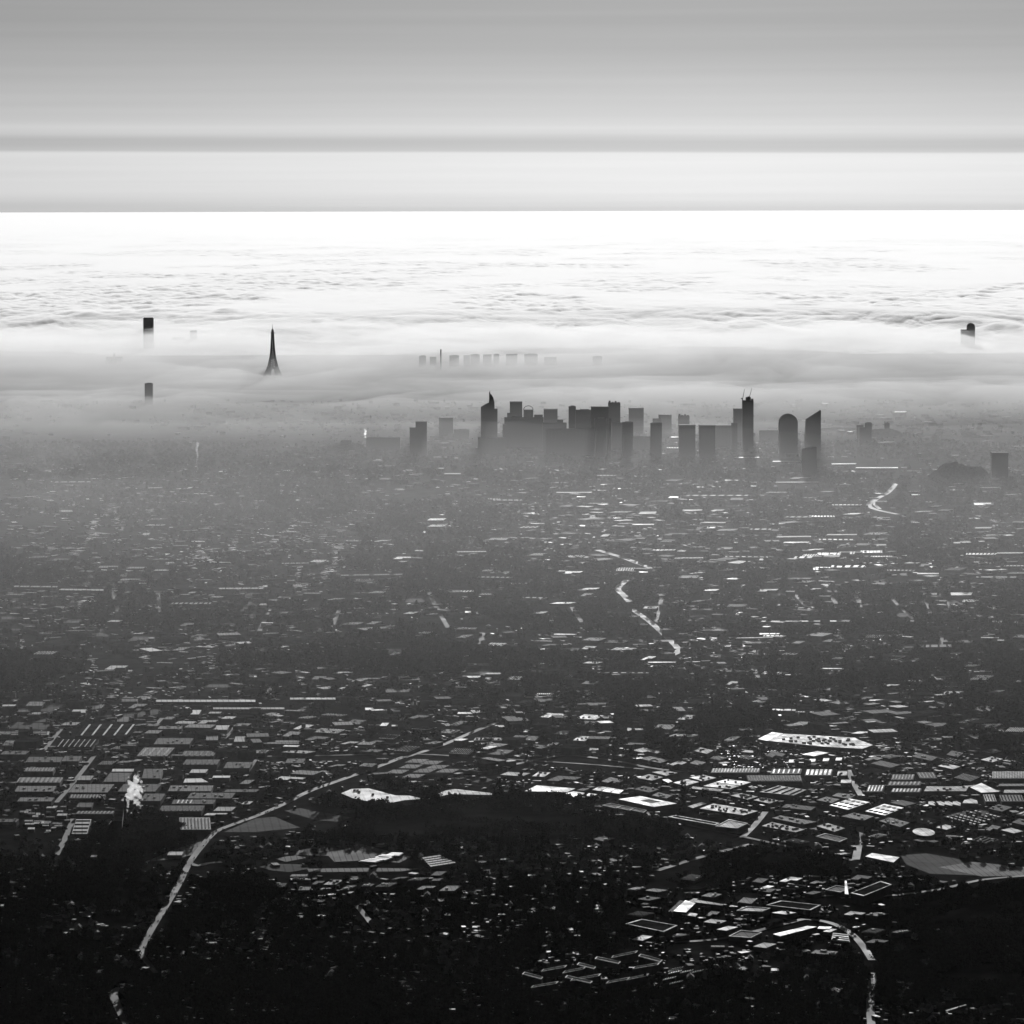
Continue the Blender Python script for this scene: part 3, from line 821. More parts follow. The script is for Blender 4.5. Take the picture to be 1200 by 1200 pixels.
H_(par(88, 152, 863, 848, 12), 8, 'k', 'dark hall with five bright slanting rooflights', sky=(5, .16, True, 'roof_white'))
H_(par(64, 108, 876, 866, 8), 7, 'k', 'dark hall with seven thin slanting rooflights, below the five bright ones', sky=(7, .16, True, 'roof_sheet'))
H_(par(160, 196, 886, 876, 9), 9, 'g', 'grey hall with pale stripes over its roof, beside the road', sky=(4, .3, True, 'roof_zinc'))
H_(par(185, 212, 854, 851, 2), 8, 'g', 'dull long hall left of the bright flat warehouse', vents=3)
H_(par(131, 156, 904, 901, 1), 8, 'w', 'thin white roofed shed above the steam plume')
H_(par(121, 147, 916, 905.5, 8), 9, 'g', 'grey square hall left of the steam plume')
H_(par(90, 106, 914, 909, 4), 8, 'm', 'small pale shed beside the works road, left of the grey square hall')
H_(par(19, 70, 917, 911, 4), 9, 'm', 'pale striped hall second from the left edge', sky=(9, .4, True, 'roof_fibre'))
H_(par(17, 62, 927.5, 921, 4), 9, 'g', 'dull hall in front of the pale striped hall', vents=4)
H_(par(20, 60, 939, 934.5, 4), 9, 'g', 'dull narrow hall third below the pale striped hall', vents=4)
H_(par(80, 126, 928.5, 919, 8), 10, 'g', 'dull broad hall left of the steam plume', vents=5)
H_(par(81, 122, 935.5, 931, 2), 9, 'd', 'dark hall with a row of small bright lights', sky=(11, .3, True, 'roof_zinc'))
H_(par(88, 132, 954, 950.5, 3), 9, 'd', 'dark low hall below the row of small bright lights', sky=(10, .35, True, 'roof_zinc'))
H_(par(138, 182, 927.5, 919, 7), 9, 'g', 'dull hall partly hidden behind the steam', vents=4)
H_(par(164, 188, 938.5, 930, 6), 9, 'd', 'dark hall right of the foot of the steam', vents=3)
H_(par(222, 241, 905.5, 901.5, 3), 8, 'b', 'small bright shed, upper of two above the notched white one')
H_(par(249, 269, 911.2, 909, 1), 8, 'w', 'small white slab roof by the dark yard, right of the notched one')
H_([(215, 917), (244, 916.5), (236, 912), (217, 912.5)], 8, 'w', 'notched white roofed shed in the works district')
H_(par(197, 247, 927, 920.5, 3), 9, 'g', 'dull long hall right of the steam plume', vents=6)
H_(par(219, 271, 935.5, 929, 5), 9, 'g', 'dull long hall overlapping to the right, below the other long one', vents=6)
H_(par(201, 250, 942, 937, 3), 9, 'd', 'dark hall with four bright slanting lights at its left end', vents=3)
for k in range(4):
    b = MB(); b.prism([tuple((G(207 + k*5 + dx, dy, 9.2)).xy) for dx, dy in ((0, 941.5), (1.6, 941.5), (3.6, 937.5), (2, 937.5))], 9, 9.7)
    o = b.build('skylight', M['roof_white']); o.parent = [q for q in scene.objects if q.get('label') == 'dark hall with four bright slanting lights at its left end'][0]
    o.location = -o.parent.location
H_(par(186, 236, 950.5, 944, 4), 9, 'g', 'dull hall below the four slanting lights', sky=(12, .3, True, 'roof_gravel'))
H_(par(211, 247, 972, 958, -1), 9, 'm', 'pale corrugated hall standing in the dark trees', sky=(9, .35, True, 'roof_gravel'))
H_(par(84, 102, 977, 960, 5), 8, 'b', 'bright square shed of four long roof bays', sky=(4, .22, False, 'roof_felt'))
H_(par(196, 213, 1002, 998, 2), 6, 'b', 'small pale shed beside the motorway bend')
H_(par(106, 113, 1004, 1002, 1), 5, 'w', 'tiny white hut at the edge of the dark woods')
H_(par(0, 30, 884, 880, 5), 9, 'd', 'dark hall at left edge above the pale striped hall', vents=3)
H_(par(17, 56, 884, 881, 3), 9, 'g', 'dull hall behind the dark hall at left', vents=3) if False else None
H_(par(30, 70, 893, 887, 4), 9, 'd', 'dark square hall above the pale striped hall', vents=4)
H_(par(28, 62, 904, 899.5, 3), 9, 'g', 'narrow grey hall just above the pale striped hall', sky=(9, .3, True, 'roof_zinc'))
H_(par(72, 92, 892, 886, 4), 9, 'd', 'dark small hall left of the long works road', vents=3)
H_(par(212, 250, 886, 880, 4), 9, 'd', 'dark hall with faint bays, right of the striped hall', sky=(6, .3, True, 'roof_fibre'))
H_(par(214, 254, 896, 890, 4), 9, 'd', 'second dark hall with faint bays below the first', sky=(7, .3, True, 'roof_gravel'))
H_(par(262, 292, 900, 893, 4), 9, 'd', 'dark hall beside the short road at right of the works', vents=4)
H_(par(166, 188, 912, 901, 3), 10, 'd', 'dark square hall right of the thin white roof above the steam', vents=2)
H_(par(180, 222, 872, 865, 5), 9, 'd', 'dark wide hall below the dull long one', vents=4)
H_(par(262, 300, 928, 925, 4), 7, 'd', 'dark low shed at the right end of the dull long halls', vents=1)
for k in range(26):
    x, y = rnd.uniform(20, 72), rnd.uniform(944, 973)
    H_(par(x, x + rnd.uniform(4, 12), y, y - rnd.uniform(1.2, 2.4), rnd.uniform(0, 2)), rnd.uniform(4, 7), rnd.choice('ggmmbwd'), 'small shed in the crowded yard by the works road at far left', name='yard_shed', cat='shed', group='sheds in the crowded yard at far left')
# power works with chimney and steam
H_(par(133, 143, 962, 946, 2), 26, 'k', 'dark block of the power works beside the steaming chimney', name='boiler_house', cat='building', group=None)
H_(par(153, 164, 953, 951.8, .5), 8, 'b', 'low bright roofed shed under the steam plume')
q = G(146.5, 962)
ch = empty('chimney_stack', q, 'slim chimney giving off the white steam at the power works', 'chimney')
b = MB(); b.bar((0, 0, 0), (0, 0, 40), 2.6, 1.8, 12); b.build('shaft', M['roof_gravel'], ch)
b = MB(); b.bar((0, 0, 40), (0, 0, 42), 2.1, 2.1, 12); b.build('rim', M['wall_dark'], ch)
# middle
H_([(400, 929.5), (413, 935), (430, 938.5), (458, 940.6), (474, 937.5), (496, 936), (480, 932.4), (463, 932), (432, 923.8), (412, 924.5)], 10, 'w', 'huge white wing shaped warehouse with dark roof boxes', group=None)
wing = scene.objects[-1]
rt = [o for o in scene.objects if o.get('label', '').startswith('huge white wing')][0]
for px, py in ((421, 928.5), (437, 931.5), (454, 934.8), (415.5, 926.8), (419, 926.9)):
    q = G(px, py, 10) - rt.location
    b = MB(); b.box(q.x, q.y, 10, 12.5, 4.5, 9); b.build('roof_vent', M['wall_dark'], rt)
H_([(511, 930.5), (516, 933), (528, 930.5), (577, 931.5), (576, 929.3), (533, 924.6), (522, 926.5)], 9, 'b', 'long white tapering warehouse right of the huge wing shaped one', group=None)
H_(par(334, 355, 894, 889, 3), 7, 'd', 'dark shed above the motorway', vents=2)
H_([(333, 893), (352, 892), (361, 888), (340, 888.5)], 6, 'g', 'grey open yard roof by the avenue') if False else None
H_(par(428, 442, 832, 829.3, 0), 8, 'w', 'small white box by the thin tall street, top of the middle')
H_(par(445, 453, 850.5, 847, 3), 8, 'w', 'small tilted white shed at the end of the thin street')
H_(par(459, 466, 851, 849.4, 0), 8, 'b', 'tiny bright shed right of the small tilted white shed')
H_(par(543, 564, 794, 792, -1), 9, 'b', 'bright sliver of roof above the middle, upper')
H_(par(568, 586, 790, 788.3, 3), 9, 'm', 'grey sliver of roof right of the upper bright sliver')
H_(par(536, 556, 836.5, 834.5, 1), 8, 'b', 'pale long shed left of the chain of lights along the road')
H_(par(578, 600, 852, 849.5, 3), 8, 'm', 'pale wide depot where the bright road ends')
H_(par(555, 592, 867.5, 864.5, 2), 7, 'm', 'pale speckled depot below the bright road', vents=16)
H_(par(323, 352, 869, 868, 0), 7, 'm', 'thin grey shed left of the checkered fields')
H_(par(309, 350, 871.5, 869.8, 0), 7, 'g', 'thin dull shed below the thin grey one')
for k in range(4):
    H_([(420 + 13*k - (k>1)*8, 1009.5 - 2.4*k), (440 + 12*k - (k>1)*8, 1011 - 2.6*k), (451 + 10*k - (k>1)*8, 1007.5 - 2.6*k), (434 + 11*k - (k>1)*8, 1006.2 - 2.4*k)], 4, 'bmmb'[k], ('first', 'second', 'third', 'last')[k] + ' glasshouse from the left in the row on the pale field', name='glasshouse', cat='greenhouse', group='glasshouses on the pale field', sky=(3, .5, False, 'skylight'))
for k in range(4):
    H_([(500 + 6*k, 1009.2 - 1.3*k), (506 + 6*k, 1010 - 1.3*k), (534 - 1.5*k, 1010 + (3-k)*.4 - 1.0*k), (528 - 1.5*k, 1008.6 - 1.0*k)][::1], 4, 'm', ('nearest', 'second nearest', 'third nearest', 'farthest')[k] + ' long glasshouse of the bank right of the pale field', name='glasshouse', cat='greenhouse', group='glasshouses right of the pale field') if False else None
for k in range(5):
    y = 1015.5 - 2.3 * k; x = 505 - 2.2 * k
    H_([(x, y), (x + 29 - 2*k, y - 4.5 + .3*k), (x + 27 - 2*k, y - 5.8 + .3*k), (x - 2, y - 1.2)], 4, 'm', ('nearest', 'second nearest', 'middle', 'fourth', 'farthest')[k] + ' thin glasshouse in the bank right of the pale field', name='glasshouse', cat='greenhouse', group='glasshouses right of the pale field')
H_(par(340, 362, 1027, 1024.5, 2), 4, 'g', 'dull shed below the stubble field strip'); H_(par(341, 364, 1031, 1029, -1), 4, 'm', 'pale low shed with a bright yard below the stubble strip', vents=8)
# right works district
H_([(615, 927), (629, 920.3), (674, 924), (664, 928.2)], 9, 'w', 'wide white warehouse at the left of the right hand works')
H_([(659, 930), (672, 934), (692, 934), (700, 930.6), (672, 927.4)], 8, 'w', 'white warehouse touching the wide white one, stepping right')
for k in range(3):
    H_([(694 + 11*k, 925.5 + 1.6*k), (704 + 11*k, 926.8 + 1.6*k), (712 + 9.5*k, 922.5 + 1.6*k), (703 + 9.5*k, 921.2 + 1.6*k)], 7, 'bww'[k], ('left', 'middle', 'right')[k] + ' one of three short white sheds in a row', name='shed', cat='shed', group='three short white sheds')
H_([(725, 936.5), (766, 945.5), (793, 941.5), (750, 932.8)], 10, 'w', 'white square building round a dark courtyard', court=[(749, 938.5), (764, 941.3), (775, 939.4), (760, 936.6)], name='courtyard_building', cat='building', group=None)
for k in range(3):
    H_([(706 + 16*k, 944 + 2.6*k), (722 + 16*k, 947.6 + 2.6*k), (730 + 14*k, 944.6 + 2.6*k), (716 + 14*k, 941.6 + 2.6*k)], 6, 'd', ('left', 'middle', 'right')[k] + ' of three low halls with bright edges below the courtyard building', parapet=True, name='hall', cat='hall', group='low halls with bright edges')
H_([(783, 957), (838, 966.8), (843, 964.4), (792, 955.2)], 8, 'b', 'long slanting bright shed right of the courtyard building', sky=(1, .3, False, 'roof_felt'))
H_([(820, 947.3), (871, 955.2), (888, 950.4), (836, 941.6)], 9, 'b', 'broad pale warehouse dotted with vents', vents=18)
H_([(838.5, 968.6), (864, 971), (876.5, 965.2), (854, 960.6)], 8, 'm', 'pale lozenge shaped warehouse with a bright rim', parapet=True)
H_([(747, 911.5), (764, 914.6), (777, 910.6), (760, 907.2)], 8, 'm', 'pale warehouse left of the two bright ones', vents=5)
H_([(764, 904.8), (781, 909), (794, 905.6), (778, 902.6)], 8, 'm', 'pale shed behind the two bright ones', vents=3)
H_([(789, 917), (803, 921), (819, 916.2), (805, 913)], 8, 'b', 'left of the two bright warehouses by the depot', vents=5)
H_([(808, 911), (824, 915.5), (839, 911.4), (824, 908)], 8, 'b', 'right of the two bright warehouses by the depot', vents=5)
H_([(776, 913.5), (783, 917.3), (788, 915.6), (783, 912.6)], 7, 'w', 'small white shed left of the two bright warehouses')
H_([(824, 921), (856, 924.4), (866, 921), (838, 916.6)], 8, 'b', 'near half of the double white hall', vents=4)
H_([(839, 916.2), (868, 920.4), (880, 916.6), (852, 913)], 8, 'w', 'far half of the double white hall', vents=4)
H_([(808, 923.8), (844, 927.4), (848, 925), (812, 921.6)], 7, 'm', 'narrow pale shed in front of the double white hall')
H_([(856, 932), (876, 937), (888, 933.5), (869, 929.4)], 8, 'm', 'pale hall with dark roof spots, right of the vented warehouse', vents=14)
H_([(883, 937.5), (902, 941.5), (912, 938), (893, 934.5)], 8, 'm', 'second pale hall with dark roof spots, further right', vents=10)
H_([(806, 944.8), (812, 946.8), (828, 941.6), (822, 940)], 7, 'm', 'short narrow shed left of the vented warehouse')
H_([(888, 866), (900, 868), (918, 859.6), (905, 857.8)], 10, 'w', 'white end of the great distribution hall', group=None)
H_([(900.5, 868), (960, 874.4), (1010, 877.4), (1023, 873), (1006, 866.8), (1002, 864.5), (919, 859.8)], 10, 'b', 'great pale distribution hall, largest roof in the right hand works', group=None)
gd = [o for o in scene.objects if o.get('label', '').startswith('great pale')][0]
for k in range(60):
    px, py = rnd.uniform(915, 1008), rnd.uniform(863, 874)
    if py < 860 + (px - 905) * .07 or py > 868 + (px - 900) * .08: continue
    q = G(px, py, 10) - gd.location; b = MB(); b.box(q.x, q.y, 10, 12, 6, 5); b.build('roof_vent', M['roof_gravel'], gd)
H_([(940, 884), (954, 886), (971, 882.2), (958, 880)], 8, 'w', 'white shed below the great distribution hall')
for k, x in enumerate((924, 948, 964, 979)):
    H_(par(x, x + 7, 893.4 - .8*k, 890 - .8*k, 1), 6, 'w', ('first', 'second', 'third', 'fourth')[k] + ' little white box in the row below the great hall', name='shed', cat='shed', group='little white boxes below the great hall')
H_(par(833, 889, 905.5, 900.5, 2), 7, 'g', 'long hall with many bright stripes, below the car park', sky=(16, .4, True, 'roof_sheet'))
H_(par(877, 940, 915.5, 908.5, -2), 7, 'd', 'long dark hall with grey stripes below the bright striped one', sky=(20, .4, True, 'roof_fibre'))
H_(par(903, 938, 907, 901, 2), 8, 'd', 'short hall with six white stripes', sky=(6, .3, True, 'roof_white'))
H_(par(943, 974, 909, 901.5, 2), 8, 'd', 'hall with a grid of white rooflights left of the pale road', sky=(6, .55, True, 'roof_white'))
H_(par(981, 992, 908.5, 903.5, 1), 8, 'b', 'small bright block beside the pale road', vents=2)
H_(par(985, 997, 917.4, 913.6, 1), 8, 'b', 'small bright shed below the small bright block')
H_([(972, 943.5), (994, 948.8), (1019, 940), (996, 935.8)], 9, 'w', 'white square hall with dark round holes in its roof, left one')
H_([(1014, 950.5), (1037, 955.5), (1059, 946.5), (1036, 942)], 9, 'w', 'white square hall with dark round holes in its roof, right one')
for lab, gx, gy in (('left one', (972, 943.5), None), ('right one', (1014, 950.5), None)):
    r0 = [o for o in scene.objects if o.get('label', '').endswith('roof, ' + lab)][0]
    for i in range(4):
        for j in range(3):
            u, v = (i + .5) / 4, (j + .5) / 3
            px = gx[0] + 22.5 * u + 23.5 * v; py = gx[1] + 5.0 * u - 8.0 * v
            q = G(px, py, 9) - r0.location; b = MB()
            b.prism([(q.x + 4.2 * math.cos(t), q.y + 5.5 * math.sin(t)) for t in np.linspace(0, 6.283, 11)[:-1]], 9, 9.3); b.build('roof_vent', M['roof_felt'], r0)
H_([(893, 967.8), (932, 975.2), (943, 972), (905, 963.2)], 8, 'm', 'long pale hall left of the pale road, dotted', vents=14)
H_([(905, 958.5), (940, 966), (957, 963), (915, 955.6)], 8, 'g', 'dull long hall behind the long pale dotted one', vents=6)
H_([(957, 968), (978, 974.6), (990, 970.5), (970, 964.6)], 8, 'm', 'pale lozenge hall above the rimmed one', vents=6)
H_([(956, 980.5), (984, 987), (993, 983), (967, 977)], 7, 'd', 'dark hall with a bright broken rim', parapet=True)
H_([(957, 937.5), (975, 941), (984, 936.5), (968, 933.5)], 8, 'g', 'dull hall left of the holed white one', vents=3)
H_([(975, 932.5), (995, 936), (1003, 931.5), (982, 929)], 8, 'g', 'dull hall behind the holed white one', vents=3)
H_([(890, 928), (930, 932), (945, 925.5), (912, 920.5)], 8, 'm', 'pale broad hall behind the spotted ones', sky=(4, .2, True, 'roof_felt'))
H_([(916, 946), (950, 949.6), (956, 945.6), (922, 942)], 7, 'd', 'dark hall between the spotted and the dull long hall', vents=3)
H_([(986, 956.5), (1012, 961.5), (1024, 956.5), (1000, 952.4)], 12, 'g', 'dull tall hall above the pale road', vents=3)
H_([(1030, 962), (1055, 969), (1066, 964), (1043, 958)], 8, 'g', 'grey hall with bright roof bits right of the holed ones', vents=10)
H_([(1014, 1003.5), (1047, 1010.5), (1054, 1004.5), (1022, 999.6)], 7, 'w', 'bright white square roof by the end of the pale road', group=None)
H_(par(1083, 1132, 927, 921.5, 3), 9, 'm', 'long pale hall in the trees, right of the rooflight row', vents=5)
H_(par(1015, 1034, 928, 920, 3), 8, 'd', 'hall with five white slanting lights right of the pale road', sky=(5, .35, True, 'roof_white'))
H_(par(1044, 1078, 928.5, 924, 2), 8, 'd', 'hall with a row of white lights behind the arched sheds', sky=(8, .45, True, 'roof_sheet'))
H_(par(1040, 1078, 920.5, 916, 2), 8, 'd', 'second hall with white lights, one row behind', sky=(8, .4, True, 'roof_zinc'))
H_(par(1044, 1070, 914, 907.5, 2), 8, 'd', 'third hall of striped lights, furthest row', sky=(7, .35, True, 'roof_zinc'))
H_(par(1078, 1098, 912, 905, -4), 8, 'd', 'hall with leaning thin lights right of the furthest row', sky=(5, .2, True, 'roof_zinc'))
H_([(1137, 922.5), (1150, 928.8), (1171, 927.6), (1150, 917.5)], 9, 'w', 'white stepped roof near the right edge')
H_(par(1163, 1206, 912, 904, 0), 9, 'm', 'broad striped hall cut by the right edge', sky=(14, .4, True, 'roof_fibre'))
H_(par(1176, 1206, 929, 925.5, 1), 9, 'm', 'pale narrow hall cut by the right edge, lower'); H_(par(1170, 1200, 921, 918.5, 1), 9, 'g', 'dull narrow hall behind the pale one at right edge')
H_(par(1155, 1168, 939, 931, -3), 8, 'm', 'small slanted striped shed below the white stepped roof', sky=(4, .3, True, 'roof_felt'))
H_(par(1174, 1200, 939, 931.5, -3), 8, 'g', 'grey striped shed right of the small slanted one', sky=(7, .3, True, 'roof_felt'))
H_([(1173, 972.5), (1188, 976.4), (1199, 974), (1185, 970)], 7, 'b', 'pale square roof in the trees near the right edge')
H_([(1128, 941), (1146, 941.5), (1145, 938), (1138, 935.8), (1130, 937.5)], 8, 'b', 'small bright domed hall beside the arched sheds')
for k in range(4):
    x = 1088 + 9.5 * k
    H_([(x, 942.4), (x + 9, 944.2), (x + 9.5, 941), (x + 4.5, 938.6), (x, 939.2)], 7, 'b', ('first', 'second', 'third', 'fourth')[k] + ' arched shed from the left in the curving row', name='shed', cat='shed', group='row of arched sheds')
# round tank
q = G(1082.5, 975, 12); rr = 18
tk = empty('storage_tank', (q.x, q.y, 0), 'round white topped tank among the dark trees at right', 'tank')
b = MB(); b.prism(ellipse(2*rr, 2*rr*2.0, 28), -.5, 11.6); b.build('wall', M['wall_dark'], tk)
b = MB(); b.prism(ellipse(2*rr+.6, 4*rr+.6, 28), 11.6, 12.2); b.build('roof', M['roof_sheet'], tk); fill_poly([(1069, 975), (1082, 979), (1096, 975), (1082, 971.5)])
# diamond shaped car park and pergola arcs
DP = [(1106, 957), (1141, 966.2), (1178, 956), (1140, 947)]
field(DP, 'crop', .2, 'car_park')
for i in range(8):
    for j in range(6):
        u, v = (i + .5) / 8, (j + .5) / 6
        px = DP[0][0] + 35 * u + 34 * v; py = DP[0][1] + 9.2 * u - 10 * v
        if rnd.random() < .12: continue
        P4 = [(px - 1.8, py + .5), (px + 1.0, py + 1.1), (px + 1.9, py + .4), (px - .9, py - .3)]
        hall(P4, 5, rnd.choice('mbbg'), 'small pale canopy standing in rows on the diamond shaped yard', name='canopy', cat='canopy', group='canopies on the diamond yard')
# buildings with bright rims at the lower right
H_([(997, 1047), (1012, 1050.5), (1045, 1037), (1032, 1033)], 14, 'k', 'long dark slab with a shining white rim round its roof', parapet=True, name='office_block', cat='building', group=None)
H_([(967, 1043), (985, 1046), (998, 1040.5), (980, 1038)], 8, 'd', 'low block with a white rim left of the long rimmed slab', parapet=True, name='office_block', cat='building', group=None)
q0, q1 = G(996, 1048, 12), G(989.5, 1032, 12)
H_([(990, 1047.5), (994.5, 1048), (992, 1032), (990, 1032)], 9, 'w', 'narrow white bar crossing in front of the rimmed slab', name='canopy', cat='canopy', group=None)
H_([(789, 1067.5), (804, 1069), (815, 1058.2), (803, 1055)], 9, 'w', 'bright white hall standing alone in the lower right', group=None)
H_([(799, 1071.6), (815, 1074), (817.5, 1071), (806, 1068.8)], 6, 'b', 'low white annexe below the lone bright hall')
H_([(783, 1068), (788, 1069), (801, 1056), (797, 1055)], 8, 'd', 'dark narrow wing left of the lone bright hall')
H_([(806, 1056.2), (846, 1061), (848, 1059.6), (812, 1053.5)], 8, 'm', 'thin pale wing behind the lone bright hall')
H_([(863, 1067.5), (893, 1068.6), (903, 1064.6), (875, 1062.6)], 8, 'm', 'flat pale roof with a white rim right of the lone hall', parapet=True, name='office_block', cat='building', group=None)
H_([(733, 1083), (778, 1092.5), (794, 1085), (752, 1077.5)], 8, 'k', 'dark broad roof edged with thin white lines', parapet=True, name='office_block', cat='building', group=None)
H_([(898, 1061), (950, 1067), (962, 1061), (915, 1056)], 7, 'k', 'dark square roof with a pale rim between the pale roof and the avenue', parapet=True, name='office_block', cat='building', group=None)
H_([(854, 1097.5), (880, 1099.5), (893, 1093), (868, 1090.5)], 6, 'd', 'dark yard building with white marks by the avenue', parapet=True, name='office_block', cat='building', group=None)
H_([(906, 1094.5), (914, 1097), (957, 1086), (946, 1085)], 7, 'w', 'jagged white terrace along the avenue'); H_([(958, 1088), (972, 1089), (975, 1086), (960, 1085.5)], 6, 'w', 'little white shop at the bend of the avenue')
H_([(974, 1102), (996, 1104), (994, 1095), (976, 1093)], 6, 'm', 'pale shed with white stripes at the bend of the avenue', sky=(4, .3, False, 'roof_white'))
H_([(950, 1117), (978, 1119), (982, 1115), (956, 1113)], 6, 'g', 'dull shed below the bend of the avenue', vents=4)
H_([(1045, 1182.5), (1108, 1184), (1132, 1177), (1108, 1176)][:4], 5, 'b', 'thin pale roof in the dark lower right corner') if False else None
H_([(1108, 1184), (1110, 1184.6), (1133, 1177.5), (1131, 1177)], 5, 'b', 'thin slanting pale roof in the dark lower right corner')
H_([(1047, 1150), (1058, 1152), (1062, 1149.6), (1051, 1148)], 5, 'm', 'pale small roof near the straight road at lower right')
# apartment slabs at the bottom
APT = [(634, 1139, 28, -5), (659, 1141, 25, -5), (668, 1150, 34, -6), (697, 1124, 28, 6), (716, 1123, 29, -6), (710, 1153, 26, -5), (748, 1121, 26, 7), (741, 1136, 30, -5), (734, 1149, 24, -5), (662, 1146, 30, 7), (612, 1142, 22, 6), (676, 1131, 20, 5), (622, 1158, 30, -5)]
for k, (x, y, w, dy) in enumerate(APT):
    pts = [(x, y), (x + w, y + dy), (x + w + 2.5, y + dy - 2.6), (x + 2.5, y - 2.6)]
    hall(pts, 12, 'd', 'long dull apartment slab with a pale roof edge in the estate at the bottom', parapet=True, name='apartment_block', cat='building', group='apartment slabs of the estate at the bottom')
for k in range(7):
    x, y = 764 + rnd.uniform(-3, 50), 1140 + rnd.uniform(-4, 14)
    hall([(x, y), (x + 14, y - 3), (x + 16, y - 4.6), (x + 2, y - 1.8)], 6, 'bwmb'[k % 4], 'bright terrace row beside the apartment slabs at the bottom', name='terrace', cat='building', group='bright terraces beside the slabs', sky=(5, .15, True, 'roof_felt'))

# streaks of long roofs in the hazy middle distance
STREAK = [(804, 875, 580.5, 1.2, 'm'), (976, 1008, 591.5, 1.2, 'b'), (1142, 1159, 590.5, 2.6, 'w'), (741, 766, 614.5, 1.5, 'b'), (920, 950, 605.6, 1.2, 'm'), (948, 978, 604.8, 1.5, 'w'), (878, 903, 620, 1.6, 'm'),
 (1142, 1161, 618.5, 2, 'm'), (760, 790, 644.6, 1.2, 'b'), (940, 958, 650.5, 3.0, 'b'), (958, 984, 649, 3.5, 'w'), (984, 1008, 648, 3.2, 'b'), (1008, 1034, 646.5, 3.5, 'w'), (953, 972, 666, 3.6, 'w'), (974, 1011, 663.5, 2.4, 'w'),
 (910, 950, 629, 1.4, 'm'), (918, 946, 635.5, 1.6, 'b'), (960, 1010, 632, 1.6, 'b'), (968, 1004, 626.5, 1.4, 'm'), (1132, 1166, 649, 2.2, 'w'), (1168, 1202, 648, 1.4, 'b'), (1176, 1202, 663, 1.2, 'b'), (892, 992, 728, 1.3, 'b'),
 (890, 912, 742.6, 1.5, 'w'), (894, 921, 745, 1.5, 'b'), (962, 990, 783.2, 1.3, 'b'), (1018, 1052, 820.5, 1.4, 'b'), (905, 932, 831.5, 2.2, 'b'), (912, 930, 838, 1.6, 'w'), (932, 954, 834, 1.2, 'm'), (1112, 1138, 696, 4, 'b'), (1128, 1142, 704, 3, 'w'),
 (649, 674, 743, 1.3, 'b'), (630, 648, 813, 1.4, 'b'), (69, 121, 690.6, 1.5, 'b'), (16, 66, 687, 1.6, 'm'), (250, 307, 689.6, 2, 'm'), (200, 246, 707, 2, 'm'), (180, 198, 668, 1.2, 'b'), (528, 554, 693, 2.4, 'b'), (562, 578, 696, 1.8, 'm'),
 (545, 552, 717, 2, 'w'), (303, 313, 708, 2.4, 'b'), (486, 496, 645, 1.6, 'b'), (535, 570, 646.5, 1, 'm'), (64, 105, 564.8, 1.0, 'm'), (572, 586, 584.5, 1, 'm'), (578, 612, 585.8, 1.2, 'm'), (652, 692, 577, 1, 'm'), (742, 760, 520.6, 2.2, 'w'), (782, 797, 524.6, 1.2, 'b'),
 (838, 855, 521, 3, 'w'), (784, 795, 512, 1.4, 'b'), (1048, 1060, 482.5, 1.2, 'w'), (908, 960, 565, 1, 'm'), (1003, 1052, 548, 1.2, 'b'), (975, 1002, 543.5, 1, 'b'), (860, 890, 536, 1.2, 'b'), (905, 938, 540.5, 1.6, 'b'), (722, 742, 667, 4, 'm'), (748, 768, 601, 3, 'm'),
 (790, 824, 654, 1.6, 'm'), (850, 900, 652, 1.3, 'm'), (1040, 1070, 668, 1.4, 'm'), (1075, 1100, 672, 1.4, 'b'), (1085, 1115, 757, 3, 'g'), (862, 905, 747.5, 1.2, 'm'), (700, 760, 788, 1.2, 'm'), (760, 792, 776, 1.3, 'b'), (800, 822, 598, 2, 'm'),
 (700, 720, 557, 1, 'm'), (520, 540, 555, 1.2, 'm'), (1140, 1190, 676, 1.2, 'm'), (930, 957, 653, 2.2, 'b'), (1020, 1046, 652, 1.6, 'b'), (820, 850, 612, 1.2, 'm'), (560, 600, 676, 1.1, 'm'), (400, 470, 674, 1.1, 'g'), (330, 362, 660, 1, 'm'), (610, 640, 700, 1.2, 'm')]
ADJ = {'m': 'grey', 'b': 'bright', 'w': 'white', 'g': 'dull'}
streak_rows = sorted(range(len(STREAK)), key=lambda i: STREAK[i][2])
for k, (x0, x1, y, th, tn) in enumerate(STREAK):
    L_ = 'short' if x1 - x0 < 18 else 'long' if x1 - x0 > 40 else 'mid length'
    near = min((abs((x0 + x1)/2 - fx) + 1.5 * abs(y - fy), nm) for fx, fy, nm in [
        (765, 520, 'the slim twin towers'), (950, 545, 'the slanting roofed tower'), (1172, 545, 'the lone slab tower'), (850, 520, 'the tower under construction'), (575, 520, 'the spired tower'), (490, 520, 'the stepped tower'),
        (1035, 588, 'the curving railway yard'), (730, 690, 'the bright road junction'), (770, 742, 'the kinked bright road'), (980, 655, 'the brightest depot strip'), (600, 690, 'the bent pale street'), (135, 700, 'the far left pale street'),
        (310, 720, 'the leaning grey street'), (1060, 715, 'the slanting side streets'), (950, 735, 'the longest thin mid roof'), (960, 850, 'the great distribution hall'), (1125, 700, 'the bright block of sheds'), (455, 830, 'the thin tall street')])[1]
    ty = rnd.uniform(-.02, .02) * (x1 - x0) * min(1, (y - 480) / 200); th *= rnd.uniform(.7, 1.0)
    hall([(x0, y + th/2), (x1, y + ty + th/2), (x1 + rnd.uniform(-1, 3), y + ty - th/2), (x0 + rnd.uniform(-1, 3), y - th/2)], 8, tn,
         f'{L_} {ADJ[tn]} shed near {near}, row {streak_rows.index(k) + 1} from top', name='long_shed', cat='shed', group='long sheds in the hazy town', sky=(rnd.randint(3, 8), rnd.uniform(.08, .4), True, 'roof_felt') if rnd.random() < .6 else None)
